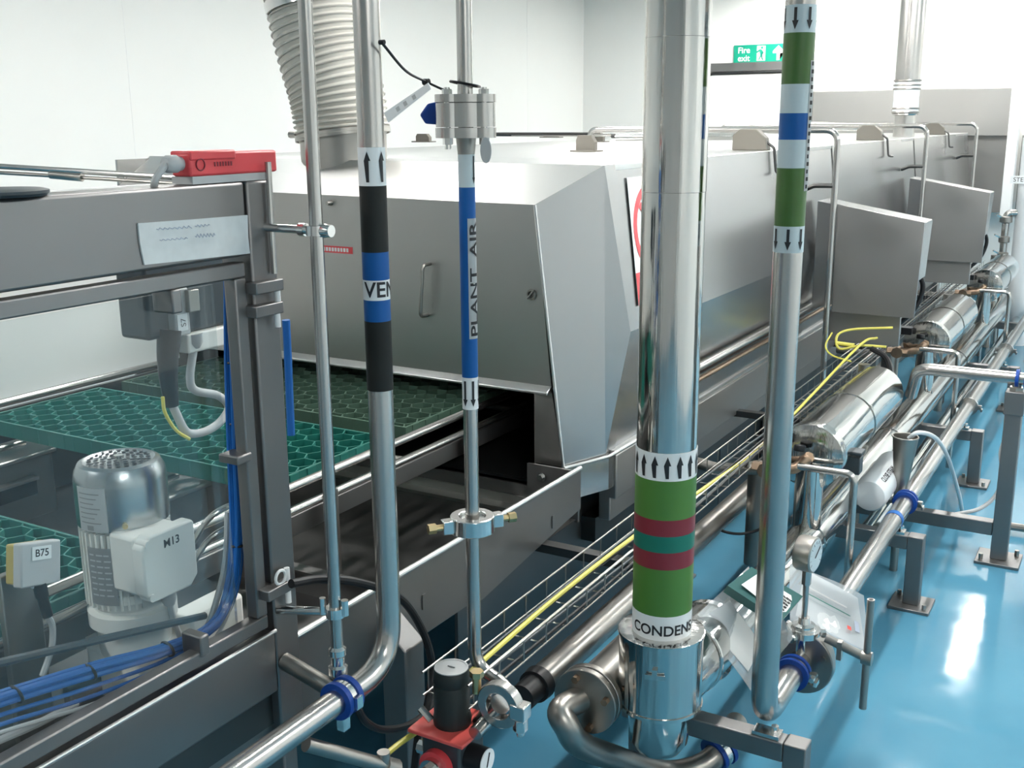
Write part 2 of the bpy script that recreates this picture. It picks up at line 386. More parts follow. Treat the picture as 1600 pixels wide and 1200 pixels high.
# sloped roof front and flat roof
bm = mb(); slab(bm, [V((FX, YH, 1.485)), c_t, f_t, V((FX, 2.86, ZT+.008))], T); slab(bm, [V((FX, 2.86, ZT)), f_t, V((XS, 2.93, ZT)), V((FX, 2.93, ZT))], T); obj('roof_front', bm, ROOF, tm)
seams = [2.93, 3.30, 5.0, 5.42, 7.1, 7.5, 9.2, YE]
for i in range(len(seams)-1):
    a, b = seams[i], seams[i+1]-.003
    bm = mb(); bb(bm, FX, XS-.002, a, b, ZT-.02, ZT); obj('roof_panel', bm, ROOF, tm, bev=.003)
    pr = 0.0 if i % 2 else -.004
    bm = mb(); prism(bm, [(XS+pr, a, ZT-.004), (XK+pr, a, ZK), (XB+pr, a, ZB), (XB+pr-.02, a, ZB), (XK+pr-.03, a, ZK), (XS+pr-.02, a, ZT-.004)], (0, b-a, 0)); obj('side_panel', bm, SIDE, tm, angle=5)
# far side and end
bm = mb(); bb(bm, FX, FX+.01, YH, YE, .45, ZT); obj('far_side', bm, SIDE, tm)
bm = mb(); bb(bm, FX, XS-.03, YE-.01, YE, .45, ZT); obj('end_sheet', bm, PANEL, tm)
# dark oven interior (deep box behind the opening)
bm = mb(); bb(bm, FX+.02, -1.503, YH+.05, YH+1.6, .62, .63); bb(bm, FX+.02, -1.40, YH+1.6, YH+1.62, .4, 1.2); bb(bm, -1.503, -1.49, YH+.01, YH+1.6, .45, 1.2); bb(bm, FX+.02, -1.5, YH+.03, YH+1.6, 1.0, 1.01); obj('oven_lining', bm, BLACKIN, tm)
# long lower belts on the side: lower shelf, pipes and plinth panels
XP = XB+.012
for i, (za, zb_, dx) in enumerate(((.50, .565, .0), (.575, .70, .02))):
    for k, (ya, yb_) in enumerate(((2.9, 4.66), (4.70, 6.9), (6.94, 9.0))):
        bm = mb(); bb(bm, XB-.04, XB+dx, ya, yb_, za-.02, zb_); obj('plinth_panel', bm, BOXS, tm, bev=.004)
bm = mb(); bb(bm, XB-.05, XB+.012, 2.9, 9.6, .698, .712); obj('shelf_edge', bm, ROOF, tm)
for ya, yb_ in ((2.18, 4.2), (4.21, 6.4), (6.41, 9.5)):
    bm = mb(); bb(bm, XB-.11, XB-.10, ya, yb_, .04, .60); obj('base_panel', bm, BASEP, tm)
# machine legs
for yy in (3.6, 4.8, 6.9, 9.0):
    bm = mb(); bb(bm, XB-.095, XB-.02, yy-.04, yy+.04, 0, .5); bb(bm, XB-.13, XB+.01, yy-.07, yy+.07, 0, .012); obj('leg', bm, BOXS, tm, bev=.004)
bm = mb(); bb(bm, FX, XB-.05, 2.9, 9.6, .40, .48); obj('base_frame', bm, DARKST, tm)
# handle, latch, labels on hood front
h0, h1 = P(672, 412, y=YH), P(668, 492, y=YH)
bm = mb(); tube(bm, [h0+V((0, 0, 0)), h0+V((0, -.04, 0)), h1+V((0, -.04, 0)), h1], .006, 12, bend=.025); obj('handle', bm, TUBED, tm)
bm = mb(); q = P(831, 460, y=YH); ring(bm, q+V((0, -.004, 0)), (0, 1, 0), .012, .004, 20, 6); tube(bm, [q+V((-.01, -.008, -.012)), q+V((.012, -.008, .014))], .003, 6); obj('latch', bm, TUBED, tm)
bm = mb(); q = P(517, 317, y=YH); cyl(bm, q, q+V((0, -.02, 0)), .009, 14, .006); obj('stud', bm, TUBED, tm)
q0, q1 = P(500, 383, y=YH-.001), P(551, 397, y=YH-.001)
bm = mb(); bb(bm, q0.x, q1.x, YH-.002, YH, q1.z, q0.z); rl = obj('red_label', bm, RED, tm, label='small red warning strip')
bm = mb()
for i in range(9):
    xa = q0.x+(q1.x-q0.x)*(.1+.09*i); bb(bm, xa, xa+.008, YH-.0026, YH-.002, (q0.z+q1.z)/2-.006, (q0.z+q1.z)/2+.006)
obj('lettering', bm, B_WHITE, rl)
# prohibition sign on the side panel
def sidept(px, py, off=.004):
    p = P(px, py, x=XK)
    for _ in range(4):
        xx = XK+(XS-XK)*max(0, (p.z-ZK)/(ZT-ZK))+off; p = P(px, py, x=xx)
    return p
a, b, c, d = sidept(980, 278), sidept(996, 480), V((0, 0, 0)), V((0, 0, 0))
yA = a.y+.005; wS = .30
def sp(y, z, off): return V((XK+(XS-XK)*(z-ZK)/(ZT-ZK)+off, y, z))
zT, zL = a.z, b.z
bm = mb(); slab(bm, [sp(yA, zL, .0012), sp(yA+wS, zL, .0012), sp(yA+wS, zT, .0012), sp(yA, zT, .0012)], .001); ps = obj('warning_sign', bm, B_WHITE, tm, label='white sign with red prohibition ring')
cz = zT-.16; nrm = V((ZT-ZK, 0, XK-XS)).normalized()
bm = mb(); collar(bm, sp(yA+wS/2, cz, .0022), nrm, .112, .137, .001, 40); upv = nrm.cross(V((0, 1, 0)))
cc = sp(yA+wS/2, cz, .0022); dd = (V((0, 1, 0))*.7-upv*.7)
prism(bm, [cc-dd*.11+dd.cross(nrm)*.011, cc+dd*.11+dd.cross(nrm)*.011, cc+dd*.11-dd.cross(nrm)*.011, cc-dd*.11-dd.cross(nrm)*.011], nrm*.001)
obj('prohibition_ring', bm, RED, ps)
bm = mb(); slab(bm, [sp(yA, zL, .0022), sp(yA+wS, zL, .0022), sp(yA+wS, zL+.10, .0022), sp(yA, zL+.10, .0022)], .0008); obj('red_strip', bm, RED, ps)
# gas struts and hinge brackets along the roof
def strut(y0, y1, x):
    bm = mb(); cyl(bm, (x, y0, ZT+.045), (x, (y0+y1)/2, ZT+.05), .012, 14); g = obj('gas_strut', bm, DARKST, tm)
    bm = mb(); cyl(bm, (x, (y0+y1)/2, ZT+.05), (x, y1, ZT+.055), .005, 10); obj('strut_rod', bm, TUBE, g)
def xstrut(x0, x1, y, z=ZT+.045):
    bm = mb(); cyl(bm, (x0, y, z), (x0+(x1-x0)*.5, y, z), .012, 14); g = obj('gas_strut', bm, DARKST, tm)
    bm = mb(); cyl(bm, (x0+(x1-x0)*.5, y, z), (x1, y, z), .004, 10); obj('strut_rod', bm, TUBE, g)
def bracket(px, py, pz, w=.07, h=.05):
    q = P(px, py, z=pz); bm = mb()
    prism(bm, [(q.x-w/2, q.y, pz), (q.x+w/2, q.y, pz), (q.x+w/2, q.y, pz+h*.6), (q.x+w*.3, q.y, pz+h), (q.x-w*.4, q.y, pz+h), (q.x-w/2, q.y, pz+h*.7)], (0, .03, 0))
    bb(bm, q.x-w*.7, q.x+w*.7, q.y-.02, q.y+.05, pz-.001, pz+.006)
    return obj('hinge_bracket', bm, CAST, tm, bev=.002)
bq = P(915, 236, z=ZT)
bracket(914, 237, ZT, .085, .065); bracket(930, 222, ZT, .10, .055)
xstrut(P(745, 210, z=ZT+.045).x, bq.x-.02, P(745, 210, z=ZT+.045).y)
y2 = P(1000, 213, z=ZT+.04)
xstrut(P(1130, 214, z=ZT+.04).x, P(912, 210, z=ZT+.04).x, P(1130, 214, z=ZT+.04).y)
bracket(660, 222, ZT, .10, .05); bracket(860, 215, ZT, .12, .03)
# side hinges over the roof edge
for yy in (4.42, 6.6, 8.75):
    bm = mb()
    prism(bm, [(XS-.16, yy, ZT), (XS-.01, yy, ZT), (XS-.02, yy, ZT+.05), (XS-.06, yy, ZT+.085), (XS-.13, yy, ZT+.085), (XS-.16, yy, ZT+.06)], (0, .05, 0)); hb = obj('hinge_block', bm, CAST, tm, bev=.004)
    bm = mb(); tube(bm, [(XS-.03, yy+.02, ZT+.04), (XS+.012, yy+.02, ZT+.01), (XS+.025, yy+.02, ZT-.09), (XS+.05, yy+.03, ZT-.09)], .006, 10, bend=.02); obj('hook', bm, DARKST, hb)
    bm = mb(); cyl(bm, (XS-.7, yy+.03, ZT+.05), (XS-.14, yy+.03, ZT+.055), .016, 14); obj('hinge_tube', bm, BRIGHT, hb)
# long pipes clipped along the machine side
for (za, dx, r, m, nm, lb) in ((.855, .045, .014, TUBE, 'steam_pipe', 'upper bright pipe running along the machine side panels'), (.80, .03, .010, COPPER, 'copper_pipe', 'thin copper pipe just below the bright pipe on the machine side')):
    bm = mb(); tube(bm, [(XB+dx-.03, 3.36, za), (XB+dx, 3.36, za), (XB+dx, 9.2, za)], r, 12, bend=.03); obj(nm, bm, m, label=lb, cat='pipe')

# ---- guard hoops
def hoop(y, xl, label):
    t = thing('hoop_rail', label, 'rail', (-1.2, y, .5), 'tubular hoops over the machine')
    bm = mb(); tube(bm, [(-1.2, y, .52), (-1.2, y, 1.65), (xl, y, 1.655), (xl, y, ZT+.002)], .0135, 14, bend=.06); obj('tube', bm, TUBE, t)
    z = P(1280, 290, y=4.87).z
    bm = mb(); tube(bm, [(-1.335, y+.0, z-.02), (-1.29, y, z), (-1.205, y, z)], .011, 8); obj('stay', bm, DARKST, t)
hoop(4.87, P(922, 205, y=4.87).x, 'nearest tubular steel hoop rail over the machine beside the first fan box')
hoop(7.02, P(1128, 203, y=7.02).x, 'middle tubular steel hoop rail beside the second fan box')
hoop(9.13, P(1260, 196, y=9.13).x, 'farthest tubular steel hoop rail near the end panel')
# ---- fan boxes
def fanbox(y, label):
    t = thing('fan_box', label, 'cabinet', (-1.0, y, .84), 'sheet steel boxes on the machine side')
    bm = mb(); prism(bm, [(-1.195, y, .842), (-.835, y, .842), (-.822, y, 1.262), (-1.2, y, 1.328)], (0, .012, 0)); obj('front_plate', bm, BOXS, t, bev=.002)
    bm = mb(); prism(bm, [(-1.29, y+.013, .842+.001), (-.838, y+.013, 1.0), (-.825, y+.013, 1.258), (-1.29, y+.013, 1.34)], (0, .20, 0)); obj('body', bm, SIDE, t, bev=.003)
    bm = mb(); tube(bm, smooth_path([(-.87, y+.16, 1.04), (-.835, y+.16, .96), (-.86, y+.13, .86), (-.93, y+.10, .78)]), .011, 10); obj('cable', bm, BLACKP, t)
    return t
fb = fanbox(4.93, 'nearer grey sheet steel box on the machine side behind the nearest hoop')
dup(fb, (0, 2.13, 0), 'farther grey sheet steel box on the machine side by the middle hoop')
# fan motor under each box
for k in range(2):
    y = 4.98+2.13*k; bm = mb(); bb(bm, -1.22, -.9, y, y+.02, .70, .84); bb(bm, -1.2, -.93, y+.02, y+.2, .72, .83)
    obj('support_plate', bm, BOXS, label='dull steel plate under the %s grey box' % ('nearer', 'farther')[k], cat='plate', bev=.003)
# ---- exhaust stack, far
qs = P(1413, 185, z=ZT); qy = qs.y
sx = P(1414, 180, y=7.9).x; sy = 7.9
es = thing('exhaust_stack', 'steel exhaust stack with white canvas sleeve at the far end of the machine', 'duct', (sx, sy, ZT))
R_ = .5*34*7.3/FPX
bm = mb(); cyl(bm, (sx, sy, ZT), (sx, sy, P(1414, 177, y=sy).z), R_*.95, 28); ring(bm, (sx, sy, P(1414, 178, y=sy).z), (0, 0, 1), R_*1.02, .01); obj('base_spigot', bm, TUBE, es)
bm = mb(); za, zb2 = P(1414, 180, y=sy).z, P(1414, 126, y=sy).z
lathe(bm, [(R_*1.04, 0), (R_*1.16, .03), (R_*1.12, (zb2-za)*.5), (R_*1.16, zb2-za-.03), (R_*1.04, zb2-za)], (sx, sy, za), (0, 0, 1)); obj('canvas_sleeve', bm, PIPEW, es)
for zz in (za+.02, za+.045, zb2-.03, zb2-.055, zb2):
    bm = mb(); ring(bm, (sx, sy, zz), (0, 0, 1), R_*1.17, .006); obj('strap', bm, TUBED, es)
bm = mb(); cyl(bm, (sx, sy, zb2-.01), (sx, sy, ZC), R_*1.12, 28); obj('stack_pipe', bm, TUBE, es)
# ---- flexible duct on the hood roof
DY = 2.96; dc = P(538, 250, y=DY); DX = dc.x; DR = .5*130*3.78/FPX
fd = thing('flexible_duct', 'ribbed flexible hose clamped on a steel collar on the hood roof', 'duct', (DX, DY, ZT-.05))
bm = mb(); zc1 = P(536, 205, y=DY).z
cyl(bm, (DX, DY, ZT-.125), (DX, DY, zc1), DR, 36); obj('collar', bm, TUBED, fd)
path = smooth_path([(DX, DY, zc1-.02), (DX-.02, DY, zc1+.12), (DX-.075, DY, zc1+.30), (DX-.115, DY, zc1+.5), (DX-.13, DY, zc1+.75), (DX-.13, DY, ZC)], 15)
bm = mb(); tube(bm, path, DR, 32, radii=[DR*(1.09 if i % 2 else 1.03) for i in range(len(path))]); obj('hose', bm, FLEX, fd, angle=10)
for i in range(1, len(path)-1, 2):
    ax = (path[i+1]-path[i-1]).normalized(); bm = mb(); ring(bm, path[i], ax, DR*1.09, .0035, 32, 6); obj('rib', bm, FLEXR, fd)
bm = mb(); collar(bm, path[1], (path[2]-path[0]), DR*1.08, DR*1.11, .02, 32); cb = P(452, 190, y=DY-.05); tube(bm, [V((cb.x, cb.y, path[1].z)), V((cb.x+.03, cb.y, path[1].z))], .012, 8); obj('hose_clamp', bm, TUBED, fd)
bm = mb(); ax = (path[-20]-path[-24]); i0 = min(range(len(path)), key=lambda i: abs(path[i].z-P(490, 8, y=DY).z)); collar(bm, path[i0], (path[i0+1]-path[i0-1]), DR*1.08, DR*1.115, .035, 32); obj('hose_clamp', bm, BRIGHT, fd)
# ================================================================== INFEED TROUGH under the conveyor
XT = -1.33
tr = thing('infeed_trough', 'stainless drip trough with tapered side panel in front of the hood', 'trough', (-1.9, 2.0, 0))
bm = mb(); prism(bm, [(XT, 1.05, .735), (XT, 2.665, .722), (XT, 2.665, .60), (XT, 2.58, .592), (XT, 2.12, .535), (XT, 2.04, .548), (XT, 1.05, .565)], (-.004, 0, 0)); sp_ = obj('side_panel', bm, FRAME, tr)
bm = mb(); tube(bm, [(XT-.002, 1.05, .737), (XT-.002, 2.665, .724)], .007, 10); obj('rim', bm, ROOF, sp_)
for px, py in ((662, 940), (864, 815)):
    q = P(px, py, x=XT+.001); bm = mb(); bb(bm, XT, XT+.003, q.y-.006, q.y+.006, q.z-.018, q.z+.018); obj('slot_cover', bm, FRAME, sp_)
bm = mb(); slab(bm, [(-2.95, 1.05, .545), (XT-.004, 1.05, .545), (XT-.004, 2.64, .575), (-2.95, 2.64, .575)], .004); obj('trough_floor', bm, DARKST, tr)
bm = mb(); bb(bm, -2.95, XT-.004, 2.655, 2.665, .56, .645); bb(bm, -1.503, XT-.004, 2.655, 2.665, .645, .715); obj('back_plate', bm, FRAME, tr)
bm = mb(); bb(bm, -2.95, XT-.03, 2.60, 2.652, .572, .584); bb(bm, -2.95, XT-.03, 2.646, 2.652, .584, .61); obj('angle_bar', bm, PANEL, tr)
qf = P(520, 905, z=.62)
bm = mb(); bb(bm, -2.2, XT-.005, qf.y, qf.y+.006, .55, .63); bb(bm, -2.2, XT-.005, qf.y-.03, qf.y+.006, .63, .636); obj('front_plate', bm, FRAME, tr)
bm = mb(); q = P(846, 745, y=2.65); cyl(bm, q, q+V((0, -.012, 0)), .009, 6); cyl(bm, q, q+V((0, -.003, 0)), .014, 14); obj('bolt', bm, BRIGHT, tr)
# skirt around the machine corner
bm = mb(); o_ = V((.006, -.006, 0)); cb_, fb_ = c_b+o_, f_b+V((.012, 0, 0)); e_ = V((XB+.022, 2.92, ZB))
for a, b in ((cb_, fb_), (fb_, V((XB+.022, 3.3, ZB)))):
    slab(bm, [V((a.x, a.y, .60)), V((b.x, b.y, .585 if b.y > 3 else .60)), b, a], .012)
obj('corner_skirt', bm, SIDE, tm, angle=5)
bm = mb(); tube(bm, [cb_, fb_, V((XB+.022, 3.3, ZB))], .005, 8); obj('skirt_edge', bm, ROOF, tm)
# trough leg with sloped cap
q = P(646, 950, x=-1.262); lx0, lx1 = -1.325, -1.262
bm = mb(); prism(bm, [(lx0, q.y-.035, 0), (lx1, q.y-.035, 0), (lx1, q.y-.035, .60), (lx0, q.y-.035, .655)], (0, .07, 0)); obj('leg', bm, FRAME, tr, bev=.003)

# ================================================================== CONVEYOR and honeycomb mats
cv = thing('conveyor_frame', 'twin tube conveyor rails leading into the hood', 'conveyor', (-2.2, 2.0, .55))
bm = mb(); bb(bm, -2.945, -2.93, .3, 2.66, .40, .86); obj('far_cheek', bm, DARKST, cv)
for x in (-1.655,):
    bm = mb(); tube(bm, [(x, .5, .872), (x, 3.4, .872)], .011, 12); obj('rail', bm, TUBE, cv)
    bm = mb(); tube(bm, [(x+.02, .5, .825), (x+.02, 3.4, .825)], .010, 12); obj('rail', bm, TUBE, cv)
    bm = mb(); bb(bm, x-.01, x+.0, .5, 3.0, .75, .80); obj('side_bar', bm, FRAME, cv, bev=.002)
for px in (517, 739):
    q = P(px, 740, x=-1.62); bm = mb(); bb(bm, -1.628, -1.616, q.y-.02, q.y+.02, .55, .84 if px < 600 else .87); obj('hanger', bm, TUBED, cv, bev=.002)
for y in (2.28, 2.9):
    bm = mb(); tube(bm, [(-2.87, y, .80), (-1.66, y, .80)], .012, 10); obj('cross_bar', bm, TUBED, cv)
def hexmat(y0, y1, x0, x1, zt, label, dz=.042, m1=GREEN, m2=GREEND):
    t = thing('honeycomb_mat', label, 'mat', ((x0+x1)/2, (y0+y1)/2, zt-dz), 'green honeycomb mats on the conveyor')
    bm = mb(); e = .007
    bb(bm, x0, x1, y0, y0+e, zt-dz, zt); bb(bm, x0, x1, y1-e, y1, zt-dz, zt); bb(bm, x0, x0+e, y0+e, y1-e, zt-dz, zt); bb(bm, x1-e, x1, y0+e, y1-e, zt-dz, zt)
    obj('border', bm, m2, t)
    bm = mb(); R = .0365; hx = 1.5*R; hy = math.sqrt(3)*R; th = .0034
    def wall(a, b):
        a = V((min(max(a[0], x0), x1), min(max(a[1], y0), y1), 0)); b = V((min(max(b[0], x0), x1), min(max(b[1], y0), y1), 0))
        d = b-a
        if d.length < .004: return
        n = V((-d.y, d.x, 0)).normalized()*th/2
        prism(bm, [a+n+V((0, 0, zt-dz)), b+n+V((0, 0, zt-dz)), b-n+V((0, 0, zt-dz)), a-n+V((0, 0, zt-dz))], (0, 0, dz-.001))
    i = 0
    while x0+i*hx < x1+hx:
        cx = x0+i*hx; j = 0
        while y0+j*hy < y1+hy:
            cy = y0+j*hy+(hy/2 if i % 2 else 0); p = [(cx+R*math.cos(k*PI/3), cy+R*math.sin(k*PI/3)) for k in range(6)]
            for k in (0, 1, 2): wall(p[k], p[k+1])
            j += 1
        i += 1
    obj('honeycomb', bm, m1, t)
    return t
MZ = .88
hexmat(1.82, 2.235, -2.84, -1.70, MZ, 'green honeycomb mat in the middle of the conveyor behind the motor')
hexmat(2.325, 3.05, -2.84, -1.70, MZ, 'grey green honeycomb mat sliding under the hood front', m1=OLIVE, m2=OLIVE)
hexmat(.75, 1.40, -2.75, -1.66, .845, 'green honeycomb mat at the lower left behind the motor')
# conveyor drive boxes between the mats
def guidebox(q, ln, label, slot):
    t = thing('guide_box', label, 'box', (q.x-.08, q.y-ln/2, .61))
    bm = mb(); bb(bm, q.x-.16, q.x, q.y-ln, q.y, .611, q.z-.012); obj('body', bm, FRAME, t, bev=.003)
    bm = mb(); bb(bm, q.x-.165, q.x+.012, q.y-ln, q.y+.01, q.z-.012, q.z); obj('lid_plate', bm, PANEL, t, bev=.004)
    bm = mb(); tube(bm, [(q.x-.06, q.y-ln, q.z+.018), (q.x-.06, q.y-.04, q.z+.018)], .009, 10); obj('guide_rod', bm, TUBED, t)
    bm = mb(); cyl(bm, (q.x-.06, q.y-ln*.5, q.z), (q.x-.06, q.y-ln*.5, q.z+.035), .013, 12); obj('rod_clamp', bm, TUBE, t)
    if slot:
        bm = mb(); bb(bm, q.x-.001, q.x+.002, q.y-ln*.8, q.y-.06, q.z-.12, q.z-.07); obj('chain_slot', bm, BLACKIN, t)
        bm = mb(); bb(bm, q.x, q.x+.03, q.y-ln*.8, q.y-.07, q.z-.07, q.z-.062); obj('slot_cover', bm, PANEL, t)
guidebox(P(80, 699, z=.80), .45, 'steel guide box with chain slot at the far left below the green mat', True)
guidebox(P(322, 752, z=.80), .20, 'grey steel guide box right behind the motor', False)
bm = mb(); bb(bm, -1.99, -1.90, 1.50, 1.62, .55, .80); obj('bearing_post', bm, FRAME, label='upright steel post between the guide boxes', cat='post', bev=.004)
bm = mb(); bb(bm, -2.9, -1.40, .4, 1.75, .60, .61); obj('drive_deck', bm, DARKST, label='dark steel deck under the motor inside the guard', cat='plate')
# arched guide tubes right of the motor
for dz in (0, .055):
    bm = mb(); tube(bm, smooth_path([P(300, 850+dz*600, x=-1.50), P(325, 812+dz*600, x=-1.48), P(360, 790+dz*600, x=-1.46), P(420, 775+dz*600, x=-1.44)]), .006, 10); obj('guide_tube', bm, TUBE, label='%s thin curved steel tube beside the motor' % ('upper' if dz == 0 else 'lower'), cat='tube')
# white screen on the far side of the conveyor
bm = mb(); bb(bm, -2.945, -2.93, .2, 2.66, .885, 1.50); fs = obj('back_screen', bm, DOORW, label='white sheet screen along the far side of the conveyor', cat='screen')
bm = mb(); tube(bm, [(-2.915, .2, .885), (-2.915, 2.6, .885)], .013, 12); obj('edge_tube', bm, TUBE, fs)
# rods behind the guard top
bm = mb(); a, b = P(-30, 258, y=2.2), P(305, 279, y=2.45); tube(bm, [a, b], .009, 10); rd = obj('lid_rod', bm, TUBE, label='long thin steel rod behind the red switch', cat='rod')
bm = mb(); m0 = a.lerp(b, .33); cyl(bm, m0+V((0, 0, -.015)), a.lerp(b, .48)+V((0, 0, -.018)), .014, 12); obj('rod_stop', bm, TUBED, rd)
bm = mb(); tube(bm, [P(-30, 268, y=2.2), P(300, 288, y=2.45)], .006, 10); obj('second_rod', bm, TUBED, rd)

# ================================================================== GUARD with hinged window
XG = -1.294
gd = thing('machine_guard', 'brushed steel guard frame with hinged clear window', 'guard', (XG, 1.0, .62))
py0, py1 = P(404, 600, x=XG).y+.02, P(455, 900, x=XG).y
py0 = 1.348
bm = mb(); bb(bm, XG-.07, XG, py0, py1+.012, .60, 1.605); obj('post', bm, FRAME, gd, bev=.004)
bm = mb(); bb(bm, XG-.07, XG-.002, .2, py0-.004, 1.483, 1.605); tb = obj('top_beam', bm, FRAME, gd, bev=.005)
bm = mb(); bb(bm, XG-.07, XG, .2, py0-.001, .674, .795); obj('bottom_beam', bm, FRAME, gd, bev=.005)
bm = mb(); tube(bm, [(XG+.001, .2, .796), (XG+.001, py0, .796)], .0035, 8); obj('beam_lip', bm, ROOF, gd)
for zz in (0,):
    bm = mb(); bb(bm, XG-.06, XG-.01, py0+.012, py1, .0, .60); obj('leg', bm, FRAME, gd, bev=.004)
    bm = mb(); bb(bm, XG-.05, XG-.02, .2, py0+.02, .60, .672); obj('under_rail', bm, DARKST, gd)
# door
dy1 = py0-.012; dy0 = .2; dz1 = P(0, 471, x=XG).z; dz0 = .806; fwid = .026
dr = thing('guard_door', 'hinged steel framed clear window in the guard', 'guard door', (XG, 1.0, dz0))
bm = mb(); bb(bm, XG-.03, XG-.004, dy0, dy1, dz1-fwid, dz1); bb(bm, XG-.03, XG-.004, dy0, dy1, dz0, dz0+fwid); bb(bm, XG-.03, XG-.004, dy1-fwid, dy1, dz0+fwid, dz1-fwid); obj('door_frame', bm, FRAME, dr, bev=.003)
bm = mb(); bb(bm, XG-.040, XG-.034, dy0, dy1-.046, dz0+.012, dz1-.034); obj('window_pane', bm, PANE, dr)
for px, py, vert in ((384, 716, 0), (319, 1006, 1), (275, 468, 1)):
    q = P(px, py, x=XG-.003); bm = mb()
    if vert: bb(bm, XG-.046, XG, q.y-.010, q.y+.010, q.z-.022, q.z+.016)
    else: bb(bm, XG-.046, XG, q.y-.022, q.y+.014, q.z-.008, q.z+.008)
    obj('pane_clip', bm, FRAME, dr, bev=.003)
for i, (px, py) in enumerate(((414, 447), (414, 483), (432, 920))):
    q = P(px, py, x=XG+.006); bm = mb(); bb(bm, XG-.02, XG+.020, q.y-.035, q.y+.032, q.z-.010, q.z+.010); hg = obj('hinge', bm, FRAME, dr, bev=.002)
    bm = mb(); pz = q.z-.012 if i < 2 else q.z+.012
    cyl(bm, (XG+.013, q.y+.022, q.z-.034), (XG+.013, q.y+.022, q.z-.008), .0055, 12)
    if i == 2: cyl(bm, (XG+.013, q.y+.022, q.z+.008), (XG+.013, q.y+.022, q.z+.034), .0055, 12); ring(bm, (XG+.013, q.y+.005, q.z+.022), (1, 0, 0), .013, .003, 16, 6)
    obj('hinge_pin', bm, B_WHITE, hg)
q = P(420, 300, x=XG+.006); q2 = P(424, 428, x=XG+.006)
bm = mb(); cyl(bm, (XG+.008, q.y, q2.z), (XG+.008, q.y, q.z+.05), .0055, 10); obj('switch_rod', bm, TUBE, gd)
# tape label on the beam
tp = [P(216, 349, x=XG+.001), P(226, 414, x=XG+.001), P(391, 396, x=XG+.001), P(387, 336, x=XG+.001)]
tz = lambda y, f: 0
def beam_pt(px, py, e=.001): return P(px, py, x=XG+e)
bm = mb(); slab(bm, [beam_pt(216, 349), beam_pt(219, 380), beam_pt(226, 414), beam_pt(300, 406), beam_pt(391, 396), beam_pt(388, 370), beam_pt(387, 336), beam_pt(300, 343)], .003)
tl = obj('tape_label', bm, TAPE, label='torn strip of white masking tape with faint handwriting on the guard beam', cat='tape')
bm = mb()
def scrawl(x0, x1, y, amp, n):
    pts = [beam_pt(x0+(x1-x0)*i/n, y+amp*math.sin(i*2.1)*(.5+.5*random.random())-(i/n)*(x1-x0)*.06, .003) for i in range(n+1)]
    tube(bm, pts, .0007, 5)
scrawl(245, 300, 358, 2.5, 22); scrawl(305, 328, 353, 3, 12); scrawl(250, 293, 375, 2, 18); scrawl(305, 336, 369, 4, 18)
obj('handwriting', bm, BLUEINK, tl)
# red safety switch
a, b = P(299, 255, x=XG+.0), P(436, 258, x=XG+.0)
sw_ = thing('safety_switch', 'red oblong safety switch with grey cable gland on top of the guard', 'switch', (XG-.03, (a.y+b.y)/2, 1.605))
z0_, z1_ = 1.618, P(360, 237, x=XG).z
bm = mb(); bb(bm, XG-.045, XG-.004, a.y, b.y, z0_, z1_); obj('body', bm, RED, sw_, bev=.004)
bm = mb(); bb(bm, XG-.047, XG-.002, a.y+.001, a.y+.10, z1_-.012, z1_+.003); obj('cover', bm, RED, sw_, bev=.003)
bm = mb(); bb(bm, XG-.05, XG-.004, a.y+.004, b.y-.02, 1.606, z0_); obj('mounting_base', bm, GREYP, sw_)
bm = mb(); ring(bm, (XG-.003, a.y+.022, (z0_+z1_)/2), (1, 0, 0), .009, .0012, 20, 6); obj('button_ring', bm, B_MAROON, sw_)
bm = mb()
for i in range(7): bb(bm, XG-.0045, XG-.0032, a.y+.052+.006*i, a.y+.055+.006*i, (z0_+z1_)/2-.004, (z0_+z1_)/2+.003)
obj('lettering', bm, B_MAROON, sw_)
bm = mb(); lathe(bm, [(.011, 0), (.011, .008), (.014, .010), (.014, .026), (.010, .032)], (XG-.024, a.y, (z0_+z1_)/2+.002), (0, -1, 0), 14); gl = obj('cable_gland', bm, LGREY, sw_)
bm = mb(); tube(bm, smooth_path([(XG-.024, a.y-.03, (z0_+z1_)/2+.002), P(255, 262, x=XG-.024), P(243, 280, x=XG-.024), (XG-.03, P(240, 290, x=XG-.03).y, 1.604)]), .006, 10); obj('cable', bm, LGREY, sw_)
# lid on beam
q = P(10, 300, x=XG-.03); bm = mb(); lathe(bm, [(.055, 0), (.06, .004), (.06, .008), (.052, .010)], (XG-.04, q.y, 1.606), (0, 0, 1)); obj('round_lid', bm, DARKBOX, label='dark round lid lying on the left end of the guard beam', cat='lid')

# ---- vertical actuator with switch behind the window
ax = -1.62
q0, q1 = P(226, 455, x=ax), P(300, 520, x=ax)
ac = thing('lift_actuator', 'dark housing with grey switch behind the guard window', 'actuator', (ax, q0.y, 1.3))
bm = mb(); bb(bm, ax-.08, ax, q0.y, P(372, 455, x=ax).y, P(300, 519, x=ax).z, P(300, 425, x=ax).z+.03); obj('housing', bm, DARKBOX, ac, bev=.008)
bm = mb(); bb(bm, ax, ax+.02, P(262, 500, x=ax).y, P(286, 500, x=ax).y, P(280, 522, x=ax).z, P(280, 448, x=ax).z); obj('switch_body', bm, GREYP, ac, bev=.003)
bm = mb(); bb(bm, ax+.02, ax+.032, P(278, 480, x=ax).y, P(295, 480, x=ax).y, P(288, 485, x=ax).z, P(288, 450, x=ax).z); obj('switch_head', bm, TUBED, ac, bev=.002)
bm = mb(); bb(bm, ax+.02, ax+.022, P(265, 500, x=ax).y, P(281, 500, x=ax).y, P(280, 514, x=ax).z, P(280, 488, x=ax).z); tg = obj('paper_tag', bm, B_WHITE, ac)
